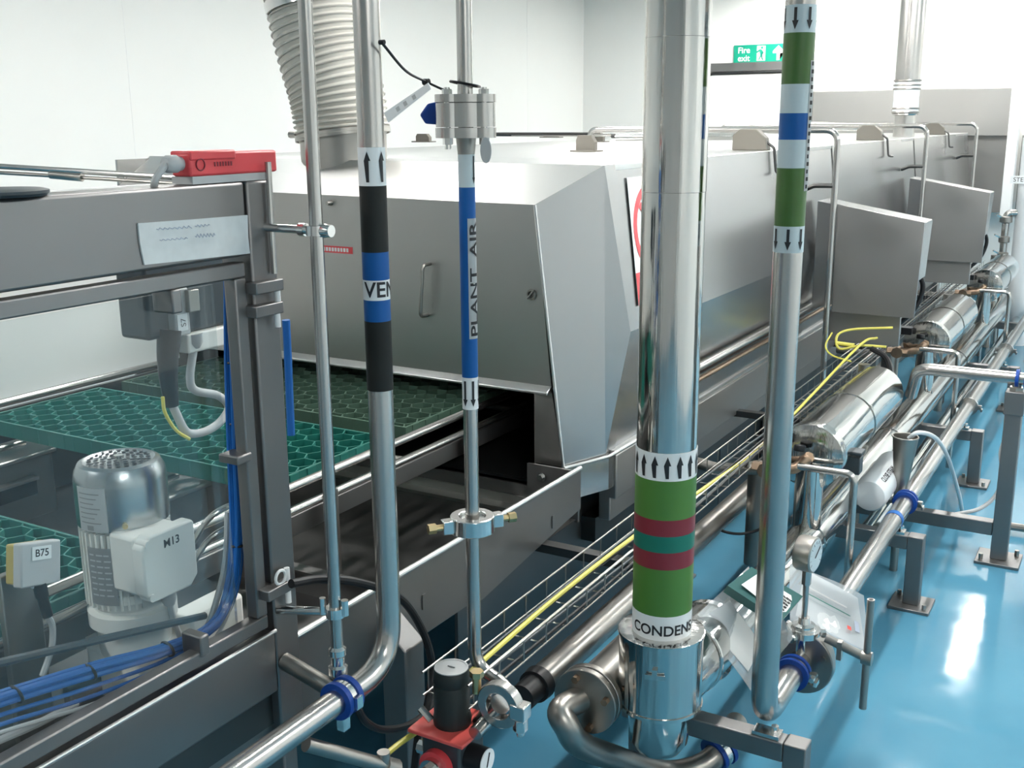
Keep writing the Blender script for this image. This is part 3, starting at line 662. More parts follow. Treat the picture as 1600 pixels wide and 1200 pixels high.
flat_text(tg, 'S7', .018, (ax+.0225, P(274, 500, x=ax).y, P(276, 502, x=ax).z), (0, 0, 1), (0, -1, 0), INK)
bm = mb(); bb(bm, ax-.02, ax+.012, P(286, 520, x=ax).y, P(352, 520, x=ax).y, P(320, 545, x=ax).z, P(320, 515, x=ax).z); obj('cream_block', bm, CREAM, ac, bev=.004)
bm = mb(); q = P(302, 536, x=ax); lathe(bm, [(.020, 0), (.02, .018), (.013, .03)], q+V((0.0, 0, .02)), (0, 0, -1), 16); obj('gland', bm, GREYP, ac)
bm = mb(); tube(bm, smooth_path([P(302, 548, x=ax), P(297, 590, x=ax), P(305, 610, x=ax), P(340, 618, x=ax), P(357, 636, x=ax), P(343, 660, x=ax), P(318, 675, x=ax), P(292, 675, x=ax), P(275, 645, x=ax), P(268, 628, x=ax)]), .0085, 12); obj('looped_cable', bm, LGREY, ac)
bm = mb(); pts = [P(265, 515, x=ax), P(262, 560, x=ax), P(264, 600, x=ax), P(269, 634, x=ax)]; tube(bm, smooth_path(pts, 5), .02, 16, radii=[.024-.0007*i for i in range(16)]); obj('black_sleeve', bm, BLACKP, ac)
bm = mb(); tube(bm, smooth_path([P(254, 620, x=ax+.01), P(258, 645, x=ax+.01), P(275, 672, x=ax+.01), P(296, 686, x=ax+.01)]), .0035, 8); obj('yellow_tie', bm, YELLOW, ac)

# ---- blue cable bundle inside the guard
bx = -1.362
bn = thing('cable_bundle', 'bundle of blue air hoses tied along the inside of the guard', 'hoses', (bx, 1.2, .85))
base = [(362, 425), (363, 560), (367, 700), (371, 830), (362, 920), (332, 978), (262, 1012), (150, 1043), (20, 1083), (-60, 1110)]
for i in range(7):
    off = [(0, 0), (6, 4), (-6, -4), (3, 8), (-3, 22), (-9, 34), (5, 42)][i]
    sp2 = 1 if i < 3 else 0
    pts = []
    for k, (a_, b_) in enumerate(base):
        t = min(1, max(0, (k-4)/3)); ox = off[0]*(1-.6*t); oy = off[1]*t*1.3
        pts.append(P(a_+ox*1.1, b_+oy, x=bx+.006*math.cos(i*2)))
    bm = mb(); tube(bm, smooth_path(pts, 6), .0055 if i < 4 else .0035, 8); obj('hose', bm, BLUEC if i not in (4, 6) else (LGREY if i == 6 else BLUEC), bn)
for px, py in ((366, 565), (369, 660), (372, 850), (262, 1014), (140, 1050), (25, 1085)):
    q = P(px, py, x=bx); axd = (0, 0, 1) if py < 900 else (0, 1, .25); bm = mb(); ring(bm, q, axd, .014, .0025, 18, 6); obj('cable_tie', bm, BLACKP, bn)
bm = mb(); tube(bm, smooth_path([P(356, 800, x=-1.39), P(352, 880, x=-1.39), P(335, 950, x=-1.39), P(322, 985, x=-1.39)]), .006, 8); obj('grey_hose', bm, LGREY, bn)
# blue bag of hoses right of the post
bm = mb(); tube(bm, smooth_path([P(447, 500, x=-1.366), P(450, 560, x=-1.369), P(452, 610, x=-1.369), P(455, 680, x=-1.366)]), .0075, 10); obj('outer_hose', bm, BLUEC, bn)
# lower inner items
bm = mb(); tube(bm, [P(-20, 1040, x=-1.40), P(320, 962, x=-1.40)], .007, 8); obj('inner_bar', bm, DARKBOX, label='dark bar just above the blue hoses', cat='bar')
bm = mb(); tube(bm, smooth_path([P(-20, 1165, x=-1.37), P(60, 1130, x=-1.37), P(120, 1098, x=-1.37)]), .006, 8); obj('grey_hose', bm, LGREY, label='grey hose in the lower left corner below the blue hoses', cat='hose')

# ---- gearmotor M13
mc = P(187, 735, d=1.97); MX, MY = mc.x, mc.y
k_ = 1.97/FPX; MR = 70*k_
gm = thing('gear_motor', 'cream geared motor with silver fan cowl behind the guard window', 'motor', (MX, MY, .61))
def mz(py): return P(187, py, y=MY).z
zt, zc, zf, zg = mz(716)+.0, mz(806), mz(925), mz(975)
bm = mb(); MR *= 1.0
lathe(bm, [(MR*.99, 0), (MR, .01), (MR, zt-zc-.035), (MR*.97, zt-zc-.018), (MR*.88, zt-zc-.004), (MR*.78, zt-zc), (MR*.74, zt-zc-.002)], (MX, MY, zc), (0, 0, 1), 40); cw = obj('fan_cowl', bm, COWL, gm)
bm = mb(); zg2 = zt-.0005
for ri, (rr, n) in enumerate(((.016, 6), (.028, 12), (.040, 17), (.051, 22))):
    for i in range(n):
        t = 2*PI*(i+.5*(ri % 2))/n; cyl(bm, (MX+rr*math.cos(t), MY+rr*math.sin(t), zg2), (MX+rr*math.cos(t), MY+rr*math.sin(t), zg2+.0008), .0042, 6)
obj('grille_hole', bm, INK, cw, kind='stuff')
bm = mb(); cyl(bm, (MX, MY, zt), (MX, MY, zt+.006), .008, 14); obj('cap_screw', bm, BRIGHT, cw)
va = toview(MX, MY)
bm = mb(); bb(bm, -.031, .031, -.04, .042, 0, .0001); wrap(bm, MX, MY, MR+.0012, va-.72, (zc+zt)/2-.016); nl = obj('notice_label', bm, B_WHITE, cw)
bm = mb()
for i in range(7): bb(bm, -.024, .020-.006*(i % 3), .030-.009*i, .032-.009*i, 0, .0001)
bb(bm, -.010, .004, -.037, -.028, 0, .0001); wrap(bm, MX, MY, MR+.0022, va-.72, (zc+zt)/2-.016); obj('print', bm, GREYP, nl)
bm = mb(); q = V((MX, MY, zc+.012))+V((math.cos(va), math.sin(va), 0))*MR; cyl(bm, q, q+V((math.cos(va), math.sin(va), 0))*.005, .005, 10); obj('screw', bm, BRASS, cw)
bm = mb(); cyl(bm, (MX, MY, zf-.01), (MX, MY, zc+.01), MR*.84, 36); obj('stator', bm, CREAM, gm)
for i in range(26):
    t = va-PI*.62+PI*1.24*i/25; c_, s_ = math.cos(t), math.sin(t)
    if s_ < .5 and abs(t-0) < .42: continue
    bm = mb(); boxr(bm, V((MX+c_*MR*.9, MY+s_*MR*.9, (zf+zc)/2)), (MR*.17, .004, zc-zf-.012), Matrix.Rotation(t, 3, 'Z')); obj('cooling_fin', bm, CREAM, gm)
bm = mb(); bb(bm, -.028, .028, -.055, .055, 0, .0001); wrap(bm, MX, MY, MR*1.0, va-.62, (zf+zc)/2-.006); npl = obj('name_plate', bm, GREYP, gm)
bm = mb()
for i in range(8):
    for j in range(3): bb(bm, -.022+.015*j, -.012+.015*j+.003*((i+j) % 2), .040-.011*i, .043-.011*i, 0, .0001)
wrap(bm, MX, MY, MR+.0011, va-.62, (zf+zc)/2-.006); obj('print', bm, B_WHITE, npl)
bm = mb(); lathe(bm, [(MR*.55, -.11), (MR*.80, -.10), (MR*.82, -.045), (MR*.98, -.04), (MR*.98, -.012), (MR*.82, -.008), (MR*.86, .0), (MR*.95, .015), (MR*.9, .03)], (MX, MY, zf), (0, 0, 1), 36); obj('flange', bm, CREAM, gm)
bm = mb(); bb(bm, MX-.075, MX+.075, MY-.06, MY+.14, .61, zf-.085); obj('gearbox', bm, CREAM, gm, bev=.014)
bm = mb(); bb(bm, MX+.02, MX+.085, MY+.06, MY+.20, .66, zf-.055); obj('gearbox_cover', bm, CREAM, gm, bev=.008)
bm = mb(); cyl(bm, (MX+.08, MY+.08, .70), (MX+.10, MY+.08, .70), .035, 20); obj('output_cap', bm, GREYP, gm)
# terminal box, lid towards +x
tx = MX+MR*.78; ty0, ty1 = P(222, 880, x=tx+.07).y, P(306, 870, x=tx+.07).y; tz0, tz1 = P(262, 932, x=tx+.07).z, P(262, 826, x=tx+.07).z
bm = mb(); bb(bm, tx-.02, tx+.045, ty0+.006, ty1-.012, tz0+.01, tz1-.006); obj('terminal_box', bm, CREAM, gm, bev=.006)
bm = mb(); ch = .018
prism(bm, [(tx+.045, ty0+ch, tz0), (tx+.045, ty1-ch, tz0), (tx+.045, ty1, tz0+ch), (tx+.045, ty1, tz1-ch*.3), (tx+.045, ty1-ch*.3, tz1), (tx+.045, ty0+ch, tz1), (tx+.045, ty0, tz1-ch), (tx+.045, ty0, tz0+ch)], (.028, 0, 0)); ld = obj('terminal_lid', bm, CREAM, gm, bev=.005)
flat_text(ld, 'M13', .021, (tx+.0745, (ty0+ty1)/2+.004, tz1-.024), (0, 1, 0), (0, 0, 1), INK, bold=.0004)
for yy, zz in ((ty0+.012, tz1-.012), (ty0+.012, tz0+.012)):
    bm = mb(); cyl(bm, (tx+.05, yy, zz), (tx+.076, yy, zz), .007, 12); obj('lid_screw', bm, CREAM, ld)
bm = mb(); q = P(264, 935, x=tx+.02); lathe(bm, [(.014, .02), (.014, 0), (.010, -.012)], q, (0, 0, 1), 14); tube(bm, smooth_path([q, q+V((0, .005, -.04)), q+V((.0, .02, -.09))]), .006, 8); obj('cable_gland', bm, LGREY, gm)
# ---- sensor B75
q = P(58, 880, x=-1.52); rot = Matrix.Rotation(-.22, 3, 'X') @ Matrix.Rotation(-.12, 3, 'Y')
sn = thing('sensor_box', 'grey sensor box marked B75 on a bracket at the lower left', 'sensor', (q.x, q.y, .70))
bm = mb(); boxr(bm, q, (.022, .075, .072), rot); fc = obj('face_plate', bm, GREYP, sn, bev=.003)
bm = mb(); boxr(bm, q+rot @ V((-.024, 0, 0)), (.024, .066, .066), rot); obj('body', bm, YBROWN, sn, bev=.003)
bm = mb(); cq = q+rot @ V((.0118, 0, .018)); boxr(bm, cq, (.001, .036, .022), rot); tg = obj('paper_tag', bm, B_WHITE, sn)
flat_text(tg, 'B75', .017, cq+rot @ V((.0009, 0, 0)), rot @ V((0, 1, 0)), rot @ V((0, 0, 1)), INK, bold=.0003)
bm = mb(); lo = q+rot @ V((0, .006, -.045)); cyl(bm, lo+V((0, 0, .012)), lo+V((0, .002, -.012)), .011, 12); cyl(bm, lo+V((0, .002, -.012)), lo+V((0, .008, -.05)), .009, 12); obj('plug', bm, BLACKP, sn)
bm = mb(); cyl(bm, lo+V((-.004, -.012, .010)), lo+V((-.004, .018, .016)), .005, 8); obj('plug_clip', bm, B_WHITE, sn)
bm = mb(); tube(bm, smooth_path([lo+V((0, .008, -.05)), P(82, 980, x=-1.52), P(80, 1015, x=-1.52), P(66, 1056, x=-1.52)]), .0055, 8); obj('cable', bm, LGREY, sn)
bm = mb(); bb(bm, q.x-.06, q.x-.045, q.y-.04, q.y+.03, .612, q.z-.02); obj('bracket', bm, TUBED, sn, bev=.002)
bm = mb(); bb(bm, -1.72, -1.70, .7, 1.25, .70, .76); obj('support_bar', bm, FRAME, label='flat steel bar behind the sensor box', cat='bar', bev=.002)
bm = mb(); cyl(bm, (-1.60, 1.17, .64), (-1.56, 1.17, .64), .03, 18); cyl(bm, (-1.60, 1.17, .64), (-1.54, 1.17, .64), .012, 12); bb(bm, -1.62, -1.60, 1.13, 1.21, .612, .70); obj('sprocket_bearing', bm, DARKBOX, label='small dark bearing block between the sensor and the motor', cat='bearing', bev=.002)
# ================================================================== VERTICAL PIPES with colour bands
def band(parent, cx, cy, r, za, zb, m, name='colour_band'):
    bm = mb(); z0, z1 = min(za, zb), max(za, zb); collar(bm, (cx, cy, (z0+z1)/2), (0, 0, 1), r-.0005, r+.0007, z1-z0, 36); return obj(name, bm, m, parent)
def arrows(parent, cx, cy, r, za, zb, th0, up, n, pitch, wd):
    z0, z1 = min(za, zb), max(za, zb); bm = mb()
    for i in range(n): arrow2d(bm, (i-(n-1)/2)*pitch, -(z1-z0)*.40, (z1-z0)*.40, wd, up)
    wrap(bm, cx, cy, r+.0016, th0, (z0+z1)/2); return obj('flow_arrow', bm, INK, parent)
def zpx(px, py, y): return P(px, py, y=y).z
# --- small left pipe stood off the guard post
LX, LY, LR = -1.184, 1.388, .0115
lp = thing('guard_pipe', 'slim bare steel pipe stood off the guard post', 'pipe', (LX, LY, .72))
bm = mb(); cyl(bm, (LX, LY, .72), (LX, LY, ZC), LR, 20); obj('tube', bm, TUBE, lp)
for py, cl in ((360, 1), (948, 2)):
    z = zpx(497, py, LY)
    bm = mb()
    if cl == 1:
        cyl(bm, (XG, LY, z), (LX+.012, LY, z), .007, 14); cyl(bm, (LX-.035, LY, z), (LX-.022, LY, z), .011, 14); lathe(bm, [(.010, 0), (.012, .01), (.010, .024)], (LX+.008, LY, z), (1, 0, 0), 14); collar(bm, (LX, LY, z), (0, 0, 1), LR, LR+.006, .016)
    else:
        cyl(bm, (XG, LY-.03, z-.01), (LX, LY, z), .008, 14); collar(bm, (LX, LY, z), (0, 0, 1), LR, LR+.006, .018); cyl(bm, (LX-.02, LY-.01, z-.005), (LX-.02, LY-.01, z+.026), .006, 10); cyl(bm, (LX+.018, LY+.005, z-.005), (LX+.018, LY+.005, z+.024), .007, 10)
    obj('stand_off_clamp', bm, BRIGHT, lp)
bm = mb(); lathe(bm, [(.014, 0), (.018, .005), (.018, .02), (.013, .024), (.013, .04), (.017, .044), (.017, .055), (LR, .06)], (LX, LY, .715), (0, 0, 1), 12); obj('union', bm, BRIGHT, lp)
# --- vent pipe
VX, VY = -1.15, 1.50; VR = .0228
vp = thing('vent_pipe', 'steel vent pipe with black and blue bands marked VENT', 'pipe', (VX, VY, .69))
zh = .697
bm = mb(); tube(bm, [(VX, VY, ZC), (VX, VY, zh), (VX, -.6, zh)], VR, 24, bend=.095); obj('tube', bm, TUBE, vp)
vz = lambda py: zpx(590, py, VY)
tv = toview(VX, VY)
b_ = band(vp, VX, VY, VR, vz(230), vz(290), B_WHITE); arrows(b_, VX, VY, VR, vz(230), vz(290), tv+.20, True, 2, .0265, .012)
band(vp, VX, VY, VR, vz(290), vz(393), B_BLACK); band(vp, VX, VY, VR, vz(393), vz(436), B_BLUE)
b_ = band(vp, VX, VY, VR, vz(436), vz(467), B_WHITE)
bm = tmesh('VENT', .037, .0007); wrap(bm, VX, VY, VR+.0014, tv+.92, (vz(436)+vz(467))/2); obj('lettering', bm, INK, b_)
band(vp, VX, VY, VR, vz(467), vz(500), B_BLUE); band(vp, VX, VY, VR, vz(500), vz(607), B_BLACK)
yc_ = P(535, 1092, x=VX).y
for i, dy in enumerate((-.014, .014)):
    bm = mb(); collar(bm, (VX, yc_+dy, zh), (0, 1, 0), VR-.002, VR+.012, .011, 30); obj('blue_seal', bm, BLUEP, vp)
bm = mb(); collar(bm, (VX, yc_, zh), (0, 1, 0), VR, VR+.009, .016, 30); bb(bm, VX-.008, VX+.008, yc_-.009, yc_+.009, zh-VR-.04, zh-VR); bb(bm, VX+VR*.6, VX+VR+.018, yc_-.008, yc_+.008, zh-.01, zh+.012); obj('pipe_clamp', bm, BRIGHT, vp)
bm = mb(); cyl(bm, (XG+.0, yc_+.01, zh+.03), (VX-VR, yc_+.01, zh+.0), .016, 18); lathe(bm, [(.010, -.004), (.016, 0), (.012, .006)], (XG+.004, yc_+.01, zh+.03), (1, 0, 0), 10); ss = obj('support_stub', bm, TUBED, vp)
# --- plant air pipe
AX, AY, AR = -1.10, 1.72, .0150
ap = thing('air_pipe', 'slim steel pipe with long blue band marked PLANT AIR', 'pipe', (AX, AY, .6))
az = lambda py: zpx(718, py, AY)
q_end = P(800, 1085, y=AY)
bm = mb(); tube(bm, [(AX, AY, ZC), (AX, AY, .605), (AX+.10, AY-.01, .575), (AX+.10, AY-.16, .56)], AR*.94, 20, bend=.05); obj('tube', bm, TUBE, ap)
ta = toview(AX, AY)
b_ = band(ap, AX, AY, AR, az(238), az(292), B_LBLUE); arrows(b_, AX, AY, AR, az(238), az(292), ta+.95, False, 1, .02, .009)
band(ap, AX, AY, AR, az(292), az(586), B_BLUE)
b_ = band(ap, AX, AY, AR, az(586), az(635), B_WHITE); arrows(b_, AX, AY, AR, az(586), az(635), ta+.35, False, 3, .0165, .011)
zA, zB_ = az(340), az(526); L_ = zA-zB_
bm = mb(); bb(bm, -.0115, .0115, -L_/2, L_/2, 0, .0001); wrap(bm, AX, AY, AR+.0011, ta+.72, (zA+zB_)/2); ws = obj('name_strip', bm, B_WHITE, ap)
for word, w0, w1 in (('PLANT', 0, .60), ('AIR', .69, 1.0)):
    bm = tmesh(word, .036, .0006); xs = [v.co.x for v in bm.verts]; ys = [v.co.y for v in bm.verts]; k = L_*.95*(w1-w0)/(max(xs)-min(xs))
    for v in bm.verts: v.co.x = (v.co.x-(max(xs)+min(xs))/2)*k+((w0+w1)/2-.5)*L_*.95; v.co.y = (v.co.y-(max(ys)+min(ys))/2)*.66
    wrap(bm, AX, AY, AR+.0019, ta+.72, (zA+zB_)/2, vertical=True); obj('lettering', bm, INK, ws)
# three-piece flanged valve body on the air pipe
zv0, zv1 = az(215), az(148)
vb = thing('ball_valve', 'three piece flanged ball valve with blue lever on the slim air pipe', 'valve', (AX, AY, zv0))
VRr = .066*1.0
def clover(bm, z0, z1, s):
    for i in range(4):
        t = va2+PI/4+i*PI/2; c = V((AX+.043*math.cos(t)*s, AY+.043*math.sin(t)*s, 0)); cyl(bm, c+V((0, 0, z0)), c+V((0, 0, z1)), .024*s, 20)
    cyl(bm, (AX, AY, z0), (AX, AY, z1), .056*s, 28)
va2 = ta
bm = mb(); h_ = zv1-zv0; clover(bm, zv0, zv0+h_*.23, 1); obj('lower_flange', bm, TUBE, vb)
bm = mb(); clover(bm, zv0+h_*.25, zv0+h_*.80, .98); obj('body', bm, TUBE, vb)
bm = mb(); clover(bm, zv0+h_*.82, zv0+h_, 1); obj('upper_flange', bm, TUBE, vb)
for i in range(4):
    t = va2+PI/4+i*PI/2; c = V((AX+.047*math.cos(t), AY+.047*math.sin(t), 0)); bm = mb()
    cyl(bm, c+V((0, 0, zv0-.012)), c+V((0, 0, zv0)), .009, 6); cyl(bm, c+V((0, 0, zv0-.02)), c+V((0, 0, zv1+.012)), .0055, 10); cyl(bm, c+V((0, 0, zv1)), c+V((0, 0, zv1+.009)), .009, 6); obj('bolt', bm, BRIGHT, vb)
rt = V((math.cos(ta+PI/2), math.sin(ta+PI/2), 0)); bk = -V((math.cos(ta), math.sin(ta), 0))
c = V((AX, AY, (zv0+zv1)/2+.005))
bm = mb(); p = c-rt*.05+bk*.03; prism(bm, [p+V((0, 0, -.02)), p-rt*.025+V((0, 0, -.018)), p-rt*.035+V((0, 0, -.002)), p-rt*.02+V((0, 0, .018)), p+V((0, 0, .022))], bk*.02); obj('lever', bm, BLUEP, vb, bev=.003)
bm = mb(); cyl(bm, c+rt*.034-bk*.03+V((0, 0, zv0-c.z-.026)), c+rt*.034-bk*.034+V((0, 0, zv0-c.z-.026)), .012, 18)
tg0 = c+rt*.035-bk*.055; bm.free(); bm = mb(); ax1 = (bk+rt*.35).normalized()
pts = []
sd = ax1.cross(V((0, 0, 1))).normalized()
for i in range(20):
    t = 2*PI*i/20; pts.append(tg0+V((0, 0, zv0-c.z-.022+.023*math.sin(t)))+sd*.0105*math.cos(t))
prism(bm, pts, ax1*.002); obj('metal_tag', bm, GREYP, vb)
bm = mb(); bb(bm, AX-.012, AX+.012, AY-.012, AY+.012, zv0-.006, zv0); lathe(bm, [(AR+.004, 0), (AR+.001, .03)], (AX, AY, zv0), (0, 0, -1), 16); obj('neck', bm, TUBED, vb)
# black tie looped from the vent pipe to the air pipe, paper tag
bm = mb(); zt_ = zpx(706, 132, AY)
ring(bm, (AX, AY, zt_), (.15, .1, 1), AR+.012, .0026, 26, 6)
p0 = P(596, 66, y=VY-.02); p2 = P(666, 128, y=AY-.02)
tube(bm, smooth_path([p0, p0.lerp(p2, .5)+V((0, 0, -.012)), p2]), .0024, 8); cyl(bm, p2-V((.006, 0, 0)), p2+V((.006, 0, 0)), .006, 8); cyl(bm, p0-V((.004, 0, 0)), p0+V((.006, 0, 0)), .004, 8)
tube(bm, smooth_path([p2, P(690, 139, y=AY-.025), P(697, 140, y=AY-.02)]), .0022, 8)
obj('tie_wrap', bm, BLACKP, label='black tie wrap strung between the vent pipe and the air pipe', cat='tie')
a_, b2 = P(672, 134, y=AY-.05), P(604, 184, y=AY-.05)
d_ = (b2-a_).normalized(); n_ = d_.cross(V((0, 1, 0))).normalized()
bm = mb(); slab(bm, [a_+n_*.006, b2+n_*.010, b2-n_*.010, a_-n_*.006], .0015); tg = obj('paper_strip', bm, B_WHITE, label='slanted white printed strip hanging from the tie wrap', cat='label')
bm = mb()
for f in (.35, .55, .72):
    c = a_.lerp(b2, f)+V((0, -.0016, 0)); slab(bm, [c+n_*.004+d_*.004, c-n_*.004+d_*.004, c-n_*.004-d_*.004, c+n_*.004-d_*.004], .0004)
obj('print', bm, GREYP, tg)
# split clamp on the air pipe
zc = zpx(728, 815, AY); cl = thing('split_clamp', 'polished two bolt split clamp on the slim air pipe', 'clamp', (AX, AY, zc-.02))
bm = mb(); collar(bm, (AX, AY, zc), (0, 0, 1), AR+.012, AR+.030, .034, 30); cyl(bm, (AX, AY, zc-.012), (AX, AY, zc+.010), AR+.012, 24); obj('ring', bm, BRIGHT, cl, bev=.002)
for s in (-1, 1):
    d = (rt*s*.9-bk*.25*(-s if s < 0 else -1)).normalized() if False else (rt*s+V((math.cos(ta), math.sin(ta), 0))*(.35 if s < 0 else -.35)).normalized()
    c = V((AX, AY, zc))+d*(AR+.036); bm = mb(); boxr(bm, c, (.026, .022, .028), Matrix.Rotation(math.atan2(d.y, d.x), 3, 'Z')); obj('lug', bm, BRIGHT, cl, bev=.002)
    bm = mb(); e = c+d*.012; cyl(bm, e, e+d*.018, .0065, 10); cyl(bm, e+d*.014, e+d*.030, .0105, 6); obj('nut', bm, BRASS, cl)
# --- condensate pipe
CX, CY = -.87, 2.17; CR = .5*92*2.47/FPX
cp = thing('condensate_pipe', 'large bright clad pipe with green and maroon bands marked CONDENSATE', 'pipe', (CX, CY, .18))
cz_ = lambda py: zpx(1038, py, CY)
tc_ = toview(CX, CY)
prev = cz_(985)
segs = [cz_(985), cz_(700), cz_(298), cz_(60), ZC]
for i in range(4):
    bm = mb(); cyl(bm, (CX, CY, segs[i]), (CX, CY, segs[i+1]-.001), CR*(1 if i % 2 else 1.012), 48); obj('cladding', bm, CHROME, cp)
def cb2(a, b, m): return band(cp, CX, CY, CR*1.012, cz_(a), cz_(b), m)
BO = 13      # bands sag at the front of the tilted view
b_ = cb2(708-BO, 750-BO, B_WHITE); arrows(b_, CX, CY, CR*1.012, cz_(708-BO), cz_(750-BO), tc_+.05, True, 9, .0285, .016)
cb2(750-BO, 810-BO, B_GREEN); cb2(810-BO, 835-BO, B_MAROON); cb2(835-BO, 860-BO, B_TEAL); cb2(860-BO, 886-BO, B_MAROON); cb2(886-BO, 958-BO, B_GREEN)
b_ = cb2(958-BO, 1000-BO, B_WHITE)
bm = tmesh('CONDENSATE', .0345, .0007); wrap(bm, CX, CY, CR*1.012+.0016, tc_+.53, (cz_(958-BO)+cz_(1000-BO))/2-.002); obj('lettering', bm, INK, b_)
# clad tee vessel at its foot
VR2 = .5*131*2.53/FPX; zt2, zb2 = cz_(985), cz_(1095)
bm = mb(); lathe(bm, [(VR2, 0), (VR2, zt2-zb2-.004), (VR2+.003, zt2-zb2-.003), (VR2+.003, zt2-zb2+.003), (VR2, zt2-zb2+.004), (CR*1.02, zt2-zb2+.005)], (CX, CY, zb2), (0, 0, 1), 48); cyl(bm, (CX, CY, zb2-.004), (CX, CY, zb2+.004), VR2+.003, 48); tv2 = obj('tee_jacket', bm, CHROME, cp)
bm = mb(); qv = V((math.cos(tc_-.12), math.sin(tc_-.12), 0)); q = V((CX, CY, zb2+(zt2-zb2)*.62))+qv*(VR2+.004); boxr(bm, q, (.006, .045, .012), Matrix.Rotation(tc_-.12, 3, 'Z')); boxr(bm, q+V((0, 0, .01)), (.01, .012, .02), Matrix.Rotation(tc_-.12, 3, 'Z')); obj('toggle_latch', bm, BRIGHT, tv2)
r3 = VR2*.76; zb3 = cz_(1132)
bm = mb(); lathe(bm, [(.002, -r3*.86), (r3*.4, -r3*.80), (r3*.72, -r3*.58), (r3*.93, -r3*.25), (r3, .05), (r3, zb2-zb3+.05)], (CX, CY, zb3-.02), (0, 0, 1), 44); obj('sump', bm, CHROME, cp)
bm = mb(); cyl(bm, (CX, CY+.02, zb2+.045), (CX, CY+.33, zb2+.02), VR2*.93, 44); ring(bm, (CX, CY+.17, zb2+.033), (0, 1, -.08), VR2*.94, .005); obj('side_branch', bm, CLAD, cp)
bm = mb(); collar(bm, (CX, CY+.335, zb2+.02), (0, 1, 0), .05, VR2*.97, .02, 40); obj('branch_flange', bm, CLAD, cp)
# --- right hand pipe (drops and turns along the floor)
RX, RY, RR = -.66, 2.31, .0315; RZ = .305
rp = thing('return_pipe', 'steel pipe with olive green and blue bands dropping to the floor run', 'pipe', (RX, RY, .27))
bm = mb(); tube(bm, [(RX, RY, ZC), (RX, RY, RZ), (RX, 9.3, RZ)], RR, 26, bend=.075); obj('tube', bm, TUBE, rp)
rz = lambda px, py: zpx(px, py, RY)
tr_ = toview(RX, RY)
def rb(a, b, m): return band(rp, RX, RY, RR, rz(1230, a), rz(1230, b), m)
b_ = rb(10, 53, B_LBLUE); arrows(b_, RX, RY, RR, rz(1230, 10), rz(1230, 53), tr_+.15, False, 4, .030, .014)
rb(53, 132, B_DGREEN); rb(132, 177, B_LBLUE); rb(177, 218, B_BLUE); rb(218, 262, B_LBLUE); rb(262, 352, B_DGREEN)
b_ = rb(352, 393, B_LBLUE); arrows(b_, RX, RY, RR, rz(1230, 352), rz(1230, 393), tr_-.05, False, 3, .030, .014)
zA, zB_ = rz(1257, 95), rz(1250, 298)
bm = mb(); bb(bm, -.012, .012, -(zA-zB_)/2, (zA-zB_)/2, 0, .0001); wrap(bm, RX, RY, RR+.0016, tr_+1.25, (zA+zB_)/2); rs = obj('name_strip', bm, B_WHITE, rp)
bm = mb(); n = 17
for i in range(n):
    z = -(zA-zB_)/2+(zA-zB_)*(i+.6)/n; bb(bm, -.009, -.002+.004*(i % 2), z-.004, z+.004, 0, .0001)
wrap(bm, RX, RY, RR+.0024, tr_+1.25, (zA+zB_)/2); obj('print', bm, INK, rs)
def pipeclamp(parent, y, x=RX, z=RZ, r=RR, blue=True):
    if blue:
        for dy in (-.012, .012):
            bm = mb(); collar(bm, (x, y+dy, z), (0, 1, 0), r-.001, r+.013, .010, 28); obj('blue_seal', bm, BLUEP, parent)
    bm = mb(); collar(bm, (x, y, z), (0, 1, 0), r-.001, r+.010 if blue else r+.014, .014 if blue else .02, 28)
    for s in (-1, 1):
        boxr(bm, V((x+s*(r+.018), y, z)), (.022, .016, .022)); cyl(bm, (x+s*(r+.022), y-.02, z), (x+s*(r+.022), y+.02, z), .007, 8); boxr(bm, V((x+s*(r+.03), y, z-.012)), (.008, .03, .012))
    obj('pipe_clamp', bm, BRIGHT, parent)
for px, py, bl in ((1237, 1080, 1), (1415, 782, 1), (1514, 628, 0), (1572, 540, 0)):
    pipeclamp(rp, P(px, py, x=RX).y, blue=bool(bl))
q = P(1395, 828, x=RX); bm = mb(); collar(bm, (RX, q.y, RZ), (0, 1, 0), RR-.0005, RR+.001, .03, 28); obj('blue_tape', bm, BLUEC, rp)
# --- floor stands under the run
def stand(y, label):
    t = thing('pipe_stand', label, 'stand', (-.57, y, 0), 'low square tube pipe stands')
    bm = mb(); bb(bm, -.602, -.548, y-.027, y+.027, .012, .267); obj('post', bm, FRAME, t, bev=.003)
    bm = mb(); bb(bm, -1.02, -.6025, y-.025, y+.025, .215, .265); obj('beam', bm, FRAME, t, bev=.003)
    bm = mb(); bb(bm, -.645, -.505, y-.07, y+.07, 0, .012); pl = obj('base_plate', bm, FRAME, t, bev=.002)
    for sx_, sy_ in ((-.05, .045), (.05, -.045)):
        bm = mb(); cyl(bm, (-.575+sx_, y+sy_, .012), (-.575+sx_, y+sy_, .03), .008, 6); obj('anchor_bolt', bm, TUBED, pl)
    bm = mb(); bb(bm, RX-.02, RX+.045, y-.02, y+.02, .2655, .275); cyl(bm, (RX+.03, y, .27), (RX+.03, y, .292), .009, 8); obj('saddle', bm, BRIGHT, t)
    bm = mb(); bb(bm, -1.0, -.95, y-.02, y+.02, 0, .214); obj('rear_post', bm, FRAME, t)
    return t
s0_ = stand(2.31, 'nearest square tube pipe stand at the bottom edge right of the clad pipe')
for dy, lb in ((1.50, 'square tube pipe stand with blue taped pipe above it'), (3.02, 'third square tube pipe stand beyond the steel funnel'), (4.55, 'fourth square tube pipe stand near the second bypass'), (6.1, 'farthest square tube pipe stand')):
    dup(s0_, (0, dy, 0), lb)
